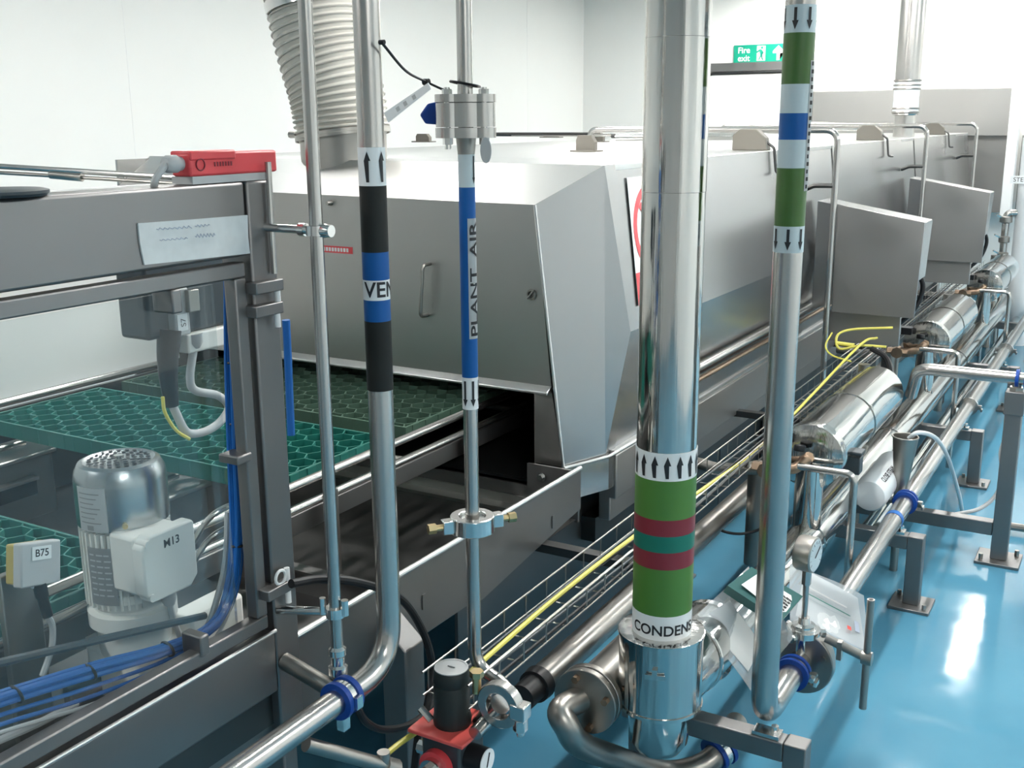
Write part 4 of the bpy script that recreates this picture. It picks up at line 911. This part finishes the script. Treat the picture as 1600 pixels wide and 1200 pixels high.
# tall stand with low beam and cross pipe
ty = 4.40
tsd = thing('tall_stand', 'tall square post on a floor plate at the right carrying the cross pipe', 'stand', (-.355, ty, 0))
bm = mb(); bb(bm, -.385, -.325, ty-.03, ty+.03, .012, .62); obj('post', bm, FRAME, tsd, bev=.003)
bm = mb(); bb(bm, -.39, -.32, ty-.035, ty+.035, .60, .69); obj('sleeve', bm, FRAME, tsd, bev=.003)
bm = mb(); cyl(bm, (-.355, ty, .69), (-.355, ty, .735), .016, 12); cyl(bm, (-.355, ty, .69), (-.355, ty, .705), .026, 6); obj('adjuster', bm, TUBED, tsd)
bm = mb(); bb(bm, -.435, -.275, ty-.08, ty+.08, 0, .012); pl = obj('base_plate', bm, FRAME, tsd, bev=.002)
for sx_, sy_ in ((-.06, -.05), (.06, .05)):
    bm = mb(); cyl(bm, (-.355+sx_, ty+sy_, .012), (-.355+sx_, ty+sy_, .035), .009, 6); obj('anchor_bolt', bm, TUBED, pl)
bm = mb(); bb(bm, -1.05, -.3855, ty-.025, ty+.025, .105, .16); obj('beam', bm, FRAME, tsd, bev=.003)
zc_ = P(1560, 588, y=ty).z
bm = mb(); xa = P(1443, 585, y=ty).x; tube(bm, [(xa-.06, ty+.12, zc_-.14), (xa-.02, ty, zc_), (1.6, ty, zc_)], .024, 18, bend=.06); cpp = obj('cross_pipe', bm, TUBE, label='bright steel pipe crossing to the right edge on the tall stand', cat='pipe')
bm = mb(); collar(bm, (-.355, ty, zc_), (1, 0, 0), .023, .034, .012); obj('blue_seal', bm, BLUEP, cpp); bm = mb(); collar(bm, (-.325, ty, zc_), (1, 0, 0), .023, .034, .012); obj('blue_seal', bm, BLUEP, cpp)
bm = mb(); q = P(1600, 820, z=.03); tube(bm, [P(1565, 820, z=.03), q+V((1.2, .0, 0))], .016, 10); obj('floor_tube', bm, TUBED, label='thin steel tube along the floor right of the tall stand', cat='tube')
# grey hose looping behind the tall stand
bm = mb(); tube(bm, smooth_path([P(1578, 670, y=4.6), P(1564, 705, y=4.6), P(1566, 745, y=4.6), P(1555, 775, y=4.6), P(1530, 795, y=4.55), P(1495, 803, y=4.45), V((P(1480, 800, y=4.43).x, 4.43, .135))]), .008, 8); obj('grey_hose', bm, LGREY, label='grey hose looping beside the tall stand post', cat='hose')

# ================================================================== HEAT EXCHANGERS, header and small bore
HX, HZ, HR = -.87, .62, .105
hd = thing('header_pipe', 'long bright clad header pipe low along the floor', 'pipe', (HX, 6, .24))
for a, b in ((2.50, 3.45), (3.45, 4.75), (4.76, 6.6), (6.61, 9.3)):
    bm = mb(); cyl(bm, (HX, a, .32), (HX, b-.003, .32), .066, 36); cyl(bm, (HX, b-.016, .32), (HX, b, .32), .0695, 36); obj('cladding', bm, CLAD, hd)
hd2 = obj('second_header', cyl(mb(), (HX+.10, 3.9, .20), (HX+.10, 9.3, .20), .03, 24), CLAD, label='slimmer bright pipe beside the clad header at floor level', cat='pipe')
he = thing('heat_exchanger', 'nearest bright clad heat exchanger drum beside the cable tray', 'heat exchanger', (HX, 3.95, .3), 'bright clad drums along the machine')
Y0, Y1 = 3.42, 4.42
n = 12
bm = mb(); rings(bm, [(V((HX, y, HZ)), V((0, 0, 1)), V((1, 0, 0)), r) for y, r in ((Y0+.04, HR), ((Y0+Y1)/2, HR), (Y1, HR))], 40); obj('drum', bm, CLAD, he)
bm = mb(); cyl(bm, (HX, (Y0+Y1)/2-.012, HZ), (HX, (Y0+Y1)/2+.012, HZ), HR+.003, 40); obj('joint_band', bm, CHROME, he)
bm = mb(); lathe(bm, [(HR+.004, 0), (HR+.006, .03), (HR+.006, .05), (HR, .055)], (HX, Y0, HZ), (0, 1, 0), 40); lathe(bm, [(.05, 0), (HR*.8, .004), (HR+.004, .012)], (HX, Y0-.012, HZ), (0, 1, 0), 36); obj('end_ring', bm, CHROME, he)
bm = mb(); lathe(bm, [(HR, 0), (HR*.96, .01), (HR*.5, .014), (.002, .016)], (HX, Y1, HZ), (0, 1, 0), 40); obj('end_cap', bm, CHROME, he)
bm = mb(); tube(bm, [(HX, Y0+.1, .34), (HX, Y0+.015, .36), (HX, Y0+.015, HZ-.02)], .046, 28, bend=.02); obj('riser', bm, CHROME, he)
bm = mb(); cyl(bm, (HX-.17, Y0+.03, .20), (HX-.17, Y0+.03, HZ-.06), .042, 20); obj('rear_riser', bm, BRASS if False else TUBED, he)
bm = mb(); tube(bm, [(HX, Y0-.02, HZ+.0), (HX-.03, Y0-.055, HZ-.03), (HX-.12, Y0-.06, HZ-.045)], .018, 12, bend=.02); obj('steam_inlet', bm, COPPER, he)
bm = mb(); cyl(bm, (HX-.12, Y0-.085, HZ-.045), (HX-.12, Y0-.03, HZ-.045), .028, 8); cyl(bm, (HX-.17, Y0-.06, HZ-.045), (HX-.07, Y0-.06, HZ-.045), .022, 6); obj('brass_valve', bm, COPPER, he)
bm = mb(); tube(bm, [(HX-.15, Y0-.06, HZ-.05), (HX-.30, Y0-.06, HZ-.07), (HX-.42, Y0-.02, HZ-.07)], .02, 12, bend=.05); obj('feed_pipe', bm, TUBED, he)
bm = mb(); lathe(bm, [(.01, -.012), (.02, -.01), (.02, .01), (.01, .012)], (HX-.02, Y0-.05, HZ+.04), (0, .3, 1), 12); boxr(bm, V((HX-.10, Y0-.02, HZ+.06)), (.07, .06, .035)); obj('black_actuator', bm, BLACKP, he, bev=.004)
bm = mb(); tube(bm, [(HX-.02, Y0-.055, HZ-.02), (HX+.16, Y0-.055, HZ-.02), (HX+.16, Y0-.055, .02)], .0125, 12, bend=.035); obj('bypass_pipe', bm, TUBE, he)
for k in range(1, 3):
    dup(he, (0, 2.11*k, 0), ('', 'middle bright clad heat exchanger drum beyond the cross pipe', 'farthest bright clad heat exchanger drum near the white pipe')[k])
# lettered drum (white marked vessel) beside the first exchanger
qd = P(1385, 740, x=-.76)
bm = mb(); lathe(bm, [(.03, -.012), (.055, -.006), (.062, .01), (.062, .40), (.055, .415), (.03, .42)], (-.765, qd.y-.26, qd.z-.01), (0, 1, 0), 32); ld_ = obj('marked_vessel', bm, PIPEW, label='small pale drum with handwritten lettering between the drum and the funnel', cat='vessel')
bm = tmesh('CLOSE STEAM', .030, .0005)
for v in bm.verts:
    t = .95+(v.co.y)/.064; v.co = V((-.765+.0635*math.cos(t), qd.y-.13+v.co.x, qd.z-.01+.064*math.sin(t)))
obj('handwriting', bm, INK, ld_)
bm = mb(); boxr(bm, V((-.775, Y0+.18, HZ-.06)), (.07, .05, .06)); boxr(bm, V((-.775, Y0+.18, HZ-.015)), (.08, .06, .012)); cyl(bm, (-.775, Y0+.20, HZ-.09), (-.775, Y0+.34, HZ-.11), .008, 8); obj('steam_trap', bm, DARKBOX, label='small dark steam trap on the near drum', cat='valve', bev=.004)
# cone shaped steel funnel with clear hose
qf = P(1413, 680, y=4.1); fx, fy = qf.x, 4.1
fn = thing('steel_funnel', 'dull conical steel funnel standing beside the floor pipe', 'funnel', (fx, fy, .16))
ztf, zbf = P(1415, 682, y=fy).z, P(1402, 790, y=fy).z
bm = mb(); lathe(bm, [(.017, 0), (.047, ztf-zbf), (.045, ztf-zbf), (.015, .01)], (fx, fy, zbf), (.02, 0, 1), 28, cap=False); obj('cone', bm, TUBED, fn)
bm = mb(); ring(bm, (fx+.004, fy, ztf), (.02, 0, 1), .047, .003, 28, 6); obj('rolled_rim', bm, TUBED, fn)
bm = mb(); cyl(bm, (fx, fy, .0), (fx, fy, zbf+.02), .015, 14); obj('spout', bm, TUBED, fn)
bm = mb(); tube(bm, smooth_path([P(1420, 685, y=fy), P(1435, 676, y=fy), P(1460, 683, y=fy+.12), P(1478, 708, y=fy+.3), P(1490, 742, y=fy+.5), P(1499, 775, y=fy+.68), P(1503, 797, z=.009)]), .0085, 10); obj('clear_hose', bm, RUBG, label='clear hose curving out of the steel funnel to the floor', cat='hose')
# --- pressure gauge tee on the floor run
gy = P(1252, 1040, x=RX).y
pg = thing('pressure_gauge', 'round pressure gauge on a stem above the floor pipe', 'gauge', (RX, gy, RZ))
zz = lambda px, py: P(px, py, y=gy).z
bm = mb(); cyl(bm, (RX, gy, RZ), (RX, gy, zz(1250, 985)), .024, 20); lathe(bm, [(.024, 0), (.036, .004), (.036, .016), (.03, .02), (.03, .03), (.018, .034), (.014, .05)], (RX, gy, zz(1250, 990)), (0, 0, 1), 22); obj('tee', bm, BRIGHT, pg)
bm = mb()
for t in (.4, 2.6, 4.4): cyl(bm, (RX+.04*math.cos(t), gy+.04*math.sin(t), zz(1250, 990)+.004), (RX+.058*math.cos(t), gy+.058*math.sin(t), zz(1250, 990)+.006), .011, 10)
collar(bm, (RX, gy, zz(1250, 990)+.01), (0, 0, 1), .03, .044, .016); obj('union_clamp', bm, BRIGHT, pg)
gc = P(1262, 865, y=gy); gn = V((.985, -.12, 0)).normalized()
bm = mb(); cyl(bm, (RX, gy, zz(1250, 975)), (RX+.0, gy, gc.z-.03), .008, 12); cyl(bm, (RX, gy, gc.z-.085), (RX, gy, gc.z-.035), .0125, 6); obj('stem', bm, TUBE, pg)
gcc = V((RX, gy, gc.z))
bm = mb(); lathe(bm, [(.044, -.026), (.047, -.02), (.047, .018), (.043, .02)], gcc, gn, 32); obj('case', bm, TUBED, pg)
bm = mb(); cyl(bm, gcc+gn*.0202, gcc+gn*.0212, .042, 32); dl = obj('dial', bm, B_LBLUE, pg)
bm = mb(); up = V((0, 0, 1)); sdv = gn.cross(up)
for i in range(11):
    t = -2.2+4.4*i/10; d = up*math.cos(t)+sdv*math.sin(t); c = gcc+gn*.0216+d*.035; slab(bm, [c+d*.004+sdv*.001, c+d*.004-sdv*.001, c-d*.004-sdv*.001, c-d*.004+sdv*.001], .0004)
d = up*.6-sdv*.8; c = gcc+gn*.0222; tube(bm, [c-d*.008, c+d*.03], .0012, 6); obj('needle', bm, INK, dl)
# round valve body with T handle behind the tee
vq = P(1300, 1030, x=-.58)
tvv = thing('wafer_valve', 'round steel wafer valve with long T handle on the floor pipe', 'valve', (vq.x, vq.y, .2))
bm = mb(); cyl(bm, (RX, vq.y-.014, RZ), (RX, vq.y+.014, RZ), .088, 36); obj('disc_flange', bm, TUBED, tvv, bev=.003)
bm = mb(); cyl(bm, (RX, vq.y+.02, RZ), (RX, vq.y+.045, RZ), .080, 36); obj('disc_flange', bm, TUBED, tvv, bev=.003)
for t in (.4, 1.9, 3.5, 5.2):
    bm = mb(); cyl(bm, (RX+.066*math.cos(t), vq.y-.022, RZ+.066*math.sin(t)), (RX+.066*math.cos(t), vq.y+.05, RZ+.066*math.sin(t)), .008, 8); obj('bolt', bm, TUBED, tvv)
hq = P(1354, 1028, y=vq.y)
bm = mb(); cyl(bm, (RX+.06, vq.y, hq.z+.03), (hq.x, vq.y, hq.z), .012, 12); cyl(bm, (hq.x-.012, vq.y, hq.z), (hq.x+.014, vq.y, hq.z), .018, 14); boxr(bm, V((RX+.10, vq.y-.01, hq.z+.01)), (.012, .02, .05)); obj('spindle', bm, TUBED, tvv)
bm = mb(); zt_, zb_ = P(1353, 935, y=vq.y).z, P(1354, 1108, y=vq.y).z
cyl(bm, (hq.x, vq.y, zb_), (hq.x+.0, vq.y, zt_), .0095, 14); obj('t_handle', bm, TUBED, tvv)
bm = mb(); cyl(bm, (hq.x, vq.y, zt_), (hq.x, vq.y, zt_+.0006), .006, 12); obj('handle_bore', bm, INK, tvv)
# papers in a clear plastic bag hung over the pipes
dpt = 2.52
pb = thing('document_bag', 'clear plastic bag with papers and a teal folder draped over the floor pipe', 'bag', P(1230, 1000, d=dpt))
def sheet(name, pix, m, t, par, bump=0., n=6):
    """sheet through four pixels with given depths, gently bowed, with thickness"""
    a, b, c, d = [P(x, y, d=dd) for x, y, dd in pix]; nrm = (b-a).cross(d-a).normalized(); bm = mb(); g = []
    for s in (0, 1):
        L = []
        for i in range(n+1):
            r = []
            for j in range(n+1):
                u, v = i/n, j/n; p = (a*(1-u)+b*u)*(1-v)+(d*(1-u)+c*u)*v
                p = p+nrm*(bump*math.sin(PI*u)*math.sin(PI*v)-s*t+bump*.25*math.sin(7*u+5*v)); r.append(bm.verts.new(p))
            L.append(r)
        g.append(L)
    for s in (0, 1):
        for i in range(n):
            for j in range(n): bm.faces.new((g[s][i][j], g[s][i+1][j], g[s][i+1][j+1], g[s][i][j+1]))
    for i in range(n):
        bm.faces.new((g[0][i][0], g[0][i+1][0], g[1][i+1][0], g[1][i][0])); bm.faces.new((g[0][i][n], g[0][i+1][n], g[1][i+1][n], g[1][i][n]))
        bm.faces.new((g[0][0][i], g[0][0][i+1], g[1][0][i+1], g[1][0][i])); bm.faces.new((g[0][n][i], g[0][n][i+1], g[1][n][i+1], g[1][n][i]))
    return obj(name, bm, m, par, angle=60)
fo = sheet('teal_folder', [(1130, 925, 2.74), (1168, 896, 2.80), (1247, 942, 2.76), (1214, 980, 2.70)], BOOK, .03, pb, .004)
co = sheet('folder_label', [(1158, 914, 2.725), (1182, 898, 2.755), (1244, 936, 2.735), (1222, 964, 2.69)], PAPER, .002, pb)
a, b, c, d = [P(x, y, d=dd) for x, y, dd in [(1158, 914, 2.725), (1182, 898, 2.755), (1244, 936, 2.735), (1222, 964, 2.69)]]
bm = mb()
for i in range(4):
    for j in range(6):
        u = .12+.13*j; v = .70+.075*i; p0 = (a*(1-u)+b*u)*(1-v)+(d*(1-u)+c*u)*v; e = (d-a).normalized()*.004; f = (b-a).normalized()*.003; nn = (b-a).cross(d-a).normalized(); nn = nn if nn.dot(CPOS-p0) > 0 else -nn
        p0 = p0+nn*.003; slab(bm, [p0-e-f, p0-e+f, p0+e+f*(1 if (i+j) % 2 else .2), p0+e-f], .0005)
obj('handwriting', bm, INK, co)
RP = [(1258, 890, 2.98), (1340, 935, 2.92), (1352, 1018, 2.84), (1243, 962, 2.88)]
rp_ = sheet('white_sheet', RP, PAPER, .003, pb, .006)
a, b, c, d = [P(x, y, d=dd) for x, y, dd in RP]
def onsheet(u, v): return (a*(1-u)+b*u)*(1-v)+(d*(1-u)+c*u)*v
def strip(m, u0, u1, v0, v1, nm):
    nn = (b-a).cross(d-a).normalized(); nn = nn if nn.dot(CPOS-a) > 0 else -nn
    bm = mb(); p = [onsheet(u0, v0)+nn*.012, onsheet(u1, v0)+nn*.012, onsheet(u1, v1)+nn*.012, onsheet(u0, v1)+nn*.012]; slab(bm, p, .0006); return obj(nm, bm, m, rp_)
strip(GREYP, .08, .75, .36, .39, 'print_line'); strip(B_TEAL, .12, .80, .50, .515, 'print_line'); strip(BLUEINK, .86, .93, .55, .75, 'stamp'); strip(REDP, .74, .80, .72, .79, 'seal_mark')
sheet('bag_sleeve', [(1234, 878, 2.98), (1350, 930, 2.91), (1360, 1026, 2.82), (1234, 970, 2.86)], BAG, .001, pb, .014, 10)
sheet('bag_sleeve', [(1090, 960, 2.72), (1170, 885, 2.82), (1240, 995, 2.70), (1172, 1080, 2.68)], BAG, .001, pb, .016, 12)
sheet('white_sheet', [(1098, 965, 2.74), (1140, 938, 2.78), (1190, 1010, 2.69), (1168, 1050, 2.69)], PAPER, .003, pb, .006)

# ================================================================== CABLE TRAY and conduit
TX0, TX1, TZ = -1.148, -1.040, .63
ct = thing('wire_tray', 'long wire basket cable tray beside the machine', 'cable tray', (-1.09, 5, .575))
for x, z in ((TX0, TZ), (TX1, TZ), (TX1, TZ-.05), (TX0, TZ-.05), ((TX0+TX1)/2, TZ-.052)):
    bm = mb(); cyl(bm, (x, 1.60, z), (x, 9.0, z), .0024, 8); obj('wire', bm, TUBED, ct)
bm = mb(); y = 1.62; tube(bm, [(TX0, y, TZ), (TX0, y, TZ-.053), (TX1, y, TZ-.053), (TX1, y, TZ)], .0021, 6); r0 = obj('rung', bm, TUBED, ct)
for i in range(1, 74):
    c = r0.copy(); COL.objects.link(c); c.parent = ct; c.location = (0, .1*i, 0)
# tray brackets
for y in (2.45, 4.05, 5.6, 7.4):
    bm = mb(); bb(bm, XB-.05, TX1+.01, y-.018, y+.018, TZ-.082, TZ-.058); obj('tray_bracket', bm, DARKST, label='dark bracket %s holding the wire tray' % {2.45: 'nearest the clad pipe', 4.05: 'beside the near drum', 5.6: 'beyond the first grey box', 7.4: 'at the far end'}[y], cat='bracket')
def cable(name, pts, r, m, label, ties=None):
    bm = mb(); tube(bm, smooth_path(pts, 5), r, 8); return obj(name, bm, m, label=label, cat='cable')
ys = [1.62+.45*i for i in range(17)]
cable('yellow_cable', [(-1.09+.018*math.sin(y*2.3), y, TZ-.030+.008*math.sin(y*3.1)) for y in ys if y < 4.6]+[P(1345, 538, y=4.75), P(1370, 528, y=4.9)], .0055, YELLOW, 'pale yellow cable lying along the wire tray')
for i, (xx, lb) in enumerate(((-1.125, 'thin black cable at the machine side of the wire tray'), (-1.105, 'thin black cable next to the yellow one in the tray'), (-1.07, 'thin black cable in the middle of the wire tray'), (-1.055, 'thin black cable at the open side of the wire tray'))):
    cable('black_cable', [(xx+.008*math.sin(y*2+i), y, TZ-.042+.004*math.sin(y*2.7+i*2)) for y in ys], .004, BLACKP if i % 2 else DARKBOX, lb)
cable('yellow_cable', [P(1395, 512, y=4.9), P(1330, 515, y=4.85), P(1308, 525, y=4.8), P(1312, 545, y=4.78), P(1345, 540, y=4.78), P(1385, 542, y=4.8)], .0055, YELLOW, 'yellow cable loop under the nearer grey box')
cable('yellow_cable', [P(1300, 520, y=4.86), P(1290, 540, y=4.8), P(1300, 555, y=4.75), P(1330, 565, y=4.7)], .004, YELLOW, 'thin yellow cable loop left of the bigger yellow loop')
bm = mb(); q0, q1 = P(1308, 536, y=4.79), P(1335, 540, y=4.79); cyl(bm, q0, q1, .009, 10); obj('cable_marker', bm, YELLOW, label='yellow marker sleeve on the cable loop', cat='marker')
cable('black_cable', [P(1362, 545, y=4.75), P(1385, 560, y=4.7), P(1393, 590, y=4.6), P(1388, 625, y=4.5)], .012, BLACKP, 'thick black cable arching over the near drum')
# big conduit under the tray
GX, GZ, GR = -1.15, .372, .037
bm = mb(); cyl(bm, (GX, 2.09, GZ), (GX, 9.2, GZ), GR, 28); cd = obj('big_conduit', bm, TUBED, label='thick dull steel pipe running below the wire tray', cat='pipe')
bm = mb(); lathe(bm, [(GR+.004, 0), (GR+.006, .03), (GR+.001, .034)], (GX, 2.06, GZ), (0, 1, 0), 24); cyl(bm, (GX, 2.0, GZ), (GX, 2.06, GZ), GR*.9, 20); obj('rubber_end', bm, SEAL, cd)
# grey conduit posts beside tray
for k in range(3):
    q = P(1349, 590, y=4.55); bm = mb(); cyl(bm, (q.x, 4.55+2.11*k, .0), (q.x, 4.55+2.11*k, .70), .024, 16); obj('conduit_post', bm, TUBED, label='short steel tube post %s the cable tray' % ('at the near drum end beside', 'at the middle drum beside', 'at the far drum beside')[k], cat='post')
# black hose from post over the trough and down
bm = mb(); hs = [P(455, 912, x=-1.26), P(500, 905, x=-1.255), P(560, 910, x=-1.245), P(625, 935, x=-1.24), P(660, 985, x=-1.23), P(675, 1040, x=-1.22), P(668, 1100, x=-1.2), P(655, 1140, x=-1.19), P(645, 1230, x=-1.18)]
tube(bm, smooth_path(hs), .0085, 10); obj('black_hose', bm, BLACKP, label='black hose arching from the guard post down past the regulator', cat='hose')
bm = mb(); tube(bm, smooth_path([P(558, 1105, x=-1.16), P(572, 1128, x=-1.16), P(600, 1140, x=-1.16), P(640, 1132, x=-1.18), P(672, 1105, x=-1.2), P(690, 1060, x=-1.22)]), .0075, 10); obj('black_hose', bm, BLACKP, label='short black hose sagging between the vent clamp and the regulator', cat='hose')
bm = mb(); tube(bm, smooth_path([P(560, 1215, x=-1.2), P(620, 1165, x=-1.2), P(660, 1135, x=-1.18), P(700, 1085, x=-1.16)]), .006, 8); obj('yellow_cable', bm, YELLOW, label='yellow cable dropping left of the regulator', cat='cable')
bm = mb(); tube(bm, smooth_path([P(1115, 818, y=3.3), P(1130, 830, y=3.3), P(1160, 834, y=3.3), P(1190, 825, y=3.3), P(1205, 800, y=3.3)]), .005, 8); obj('black_cable', bm, BLACKP, label='black cable sagging below the thick pipe between the two tall pipes', cat='cable')
# second stub with coupling at the bottom
a_, b2 = P(478, 1163, x=-1.15), P(600, 1196, d=1.98)
bm = mb(); cyl(bm, a_, b2, .013, 14); cyl(bm, b2, b2+(b2-a_).normalized()*.03, .018, 12); cyl(bm, b2+V((0, 0, .0)), b2+V((0, 0, .028)), .012, 12); obj('drain_stub', bm, TUBED, label='short dull pipe stub at the bottom edge below the vent pipe', cat='pipe')
# --- air regulator
rg0 = P(707, 1128, z=.545)
rgx, rgy = rg0.x, rg0.y
rg = thing('air_regulator', 'black knob air regulator with red plate at the bottom edge', 'regulator', (rgx, rgy, .40))
pz = .545
bm = mb(); hw = .064; bb(bm, rgx-hw, rgx+hw, rgy-hw, rgy+hw, pz-.008, pz); obj('red_plate', bm, REDP, rg, bev=.002)
bm = mb(); lathe(bm, [(.037, 0), (.039, .012), (.036, .022), (.036, .080), (.0335, .086), (.036, .094), (.035, .112), (.032, .118)], (rgx, rgy, pz), (0, 0, 1), 32); obj('knob', bm, KNOB, rg)
bm = mb(); lathe(bm, [(.0335, 0), (.0335, .002), (.030, .002), (.030, .001)], (rgx, rgy, pz+.118), (0, 0, 1), 32); obj('knob_cap', bm, GREYP, rg)
bm = mb(); bb(bm, rgx-.008, rgx+.008, rgy-.0015, rgy+.0015, pz+.120, pz+.1206); obj('knob_mark', bm, DARKBOX, rg)
bm = mb(); bb(bm, rgx-.045, rgx+.045, rgy-.045, rgy+.045, pz-.14, pz-.009); obj('body', bm, DARKBOX, rg, bev=.006)
bm = mb(); cyl(bm, (rgx+.045, rgy-.01, pz-.055), (rgx+.085, rgy-.01, pz-.055), .026, 26); gg = obj('gauge_case', bm, BLACKP, rg)
bm = mb(); cyl(bm, (rgx+.085, rgy-.01, pz-.055), (rgx+.087, rgy-.01, pz-.055), .0255, 26); obj('gauge_dial', bm, B_WHITE, gg)
bm = mb(); tube(bm, [(rgx+.088, rgy-.014, pz-.065), (rgx+.088, rgy-.004, pz-.038)], .0012, 6); obj('gauge_needle', bm, INK, gg)
bm = mb(); cyl(bm, (rgx-.005, rgy-.045, pz-.07), (rgx-.005, rgy-.062, pz-.07), .034, 24); obj('red_ring', bm, RED, rg)
bm = mb(); cyl(bm, (rgx-.005, rgy-.062, pz-.07), (rgx-.005, rgy-.075, pz-.07), .024, 20); cyl(bm, (rgx-.005, rgy-.075, pz-.07), (rgx-.005, rgy-.10, pz-.07), .016, 6); cyl(bm, (rgx-.06, rgy-.03, pz-.055), (rgx-.03, rgy-.03, pz-.055), .014, 8); obj('fitting', bm, BRIGHT, rg)
bm = mb(); cyl(bm, (rgx-.03, rgy-.03, pz+.01), (rgx-.055, rgy-.03, pz+.03), .008, 8); obj('side_port', bm, BRIGHT, rg)
# inlet pipe from the regulator back to the hinged clamp
kx, ky, kz = AX+.10, AY-.12, .562
cq = P(782, 1100, y=ky)
bm = mb(); cyl(bm, (rgx+.02, rgy+.045, pz-.04), (cq.x, ky, cq.z-.0), .020, 18); obj('inlet_pipe', bm, TUBE, rg)
hc = thing('hinge_clamp', 'polished hinged pipe clamp with wing nut behind the regulator', 'clamp', (cq.x, ky, cq.z-.06))
bm = mb(); collar(bm, (cq.x, ky, cq.z), (0, 1, 0), .026, .046, .024, 30); obj('ring', bm, TUBE, hc, bev=.002)
bm = mb(); p = P(745, 1060, y=ky); cyl(bm, p+V((0, 0, -.03)), p+V((0, 0, .012)), .009, 12); cyl(bm, p+V((0, 0, .004)), p+V((0, 0, .016)), .014, 6); obj('hinge_bolt', bm, BRASS, hc)
bm = mb(); p = P(813, 1125, y=ky); boxr(bm, p+V((0, 0, .02)), (.032, .03, .03)); cyl(bm, p+V((0, 0, .004)), p+V((0, 0, -.022)), .015, 6); cyl(bm, p+V((0, 0, -.022)), p+V((0, 0, -.034)), .008, 10); obj('wing_nut', bm, BRIGHT, hc, bev=.002)
# --- flanged elbow at the foot of the clad pipe
fy = 2.05; fq = P(913, 1097, y=fy); fr = .5*112*2.42/FPX
fe = thing('flanged_elbow', 'dull steel flange with a bent pipe curling under the clad pipe', 'pipe', (fq.x, fy, .2))
for i, dy in enumerate((0, .022)):
    bm = mb(); cyl(bm, (fq.x, fy+dy, fq.z), (fq.x, fy+dy+.018, fq.z), fr, 40); obj('flange', bm, TUBED, fe, bev=.002)
for t in (.35, 1.9, 3.5, 5.0):
    bm = mb(); c = V((fq.x+fr*.75*math.cos(t), fy, fq.z+fr*.75*math.sin(t))); cyl(bm, c+V((0, -.014, 0)), c+V((0, .05, 0)), .009, 6); obj('bolt', bm, COPPER, fe)
bm = mb(); cyl(bm, (fq.x, fy+.04, fq.z), (fq.x, fy+.35, fq.z), fr*.72, 30); obj('rear_pipe', bm, TUBED, fe)
p1 = P(886, 1135, y=fy-.07); p2 = P(905, 1162, y=fy-.04); p2b = P(962, 1185, y=fy+.08); p3 = P(1035, 1207, y=fy+.25); p4 = P(1095, 1197, y=fy+.31); p4b = P(1132, 1165, y=fy+.38); p5 = P(1150, 1130, y=fy+.52)
bm = mb(); tube(bm, smooth_path([V((fq.x-.015, fy+.01, fq.z)), V((fq.x-.03, fy-.06, fq.z)), p1, p2, p2b, p3, p4, p4b, p5], 8), .031, 22); obj('bent_pipe', bm, TUBED, fe)
q = P(1124, 1173, y=fy+.365)
for k in (-.014, .014):
    bm = mb(); collar(bm, q+V((k*.5, k, k*.3)), (.45, 1, .3), .029, .045, .011, 28); obj('blue_seal', bm, BLUEP, fe)
bm = mb(); collar(bm, q, (.45, 1, .3), .029, .042, .016, 28); obj('pipe_clamp', bm, BRIGHT, fe)
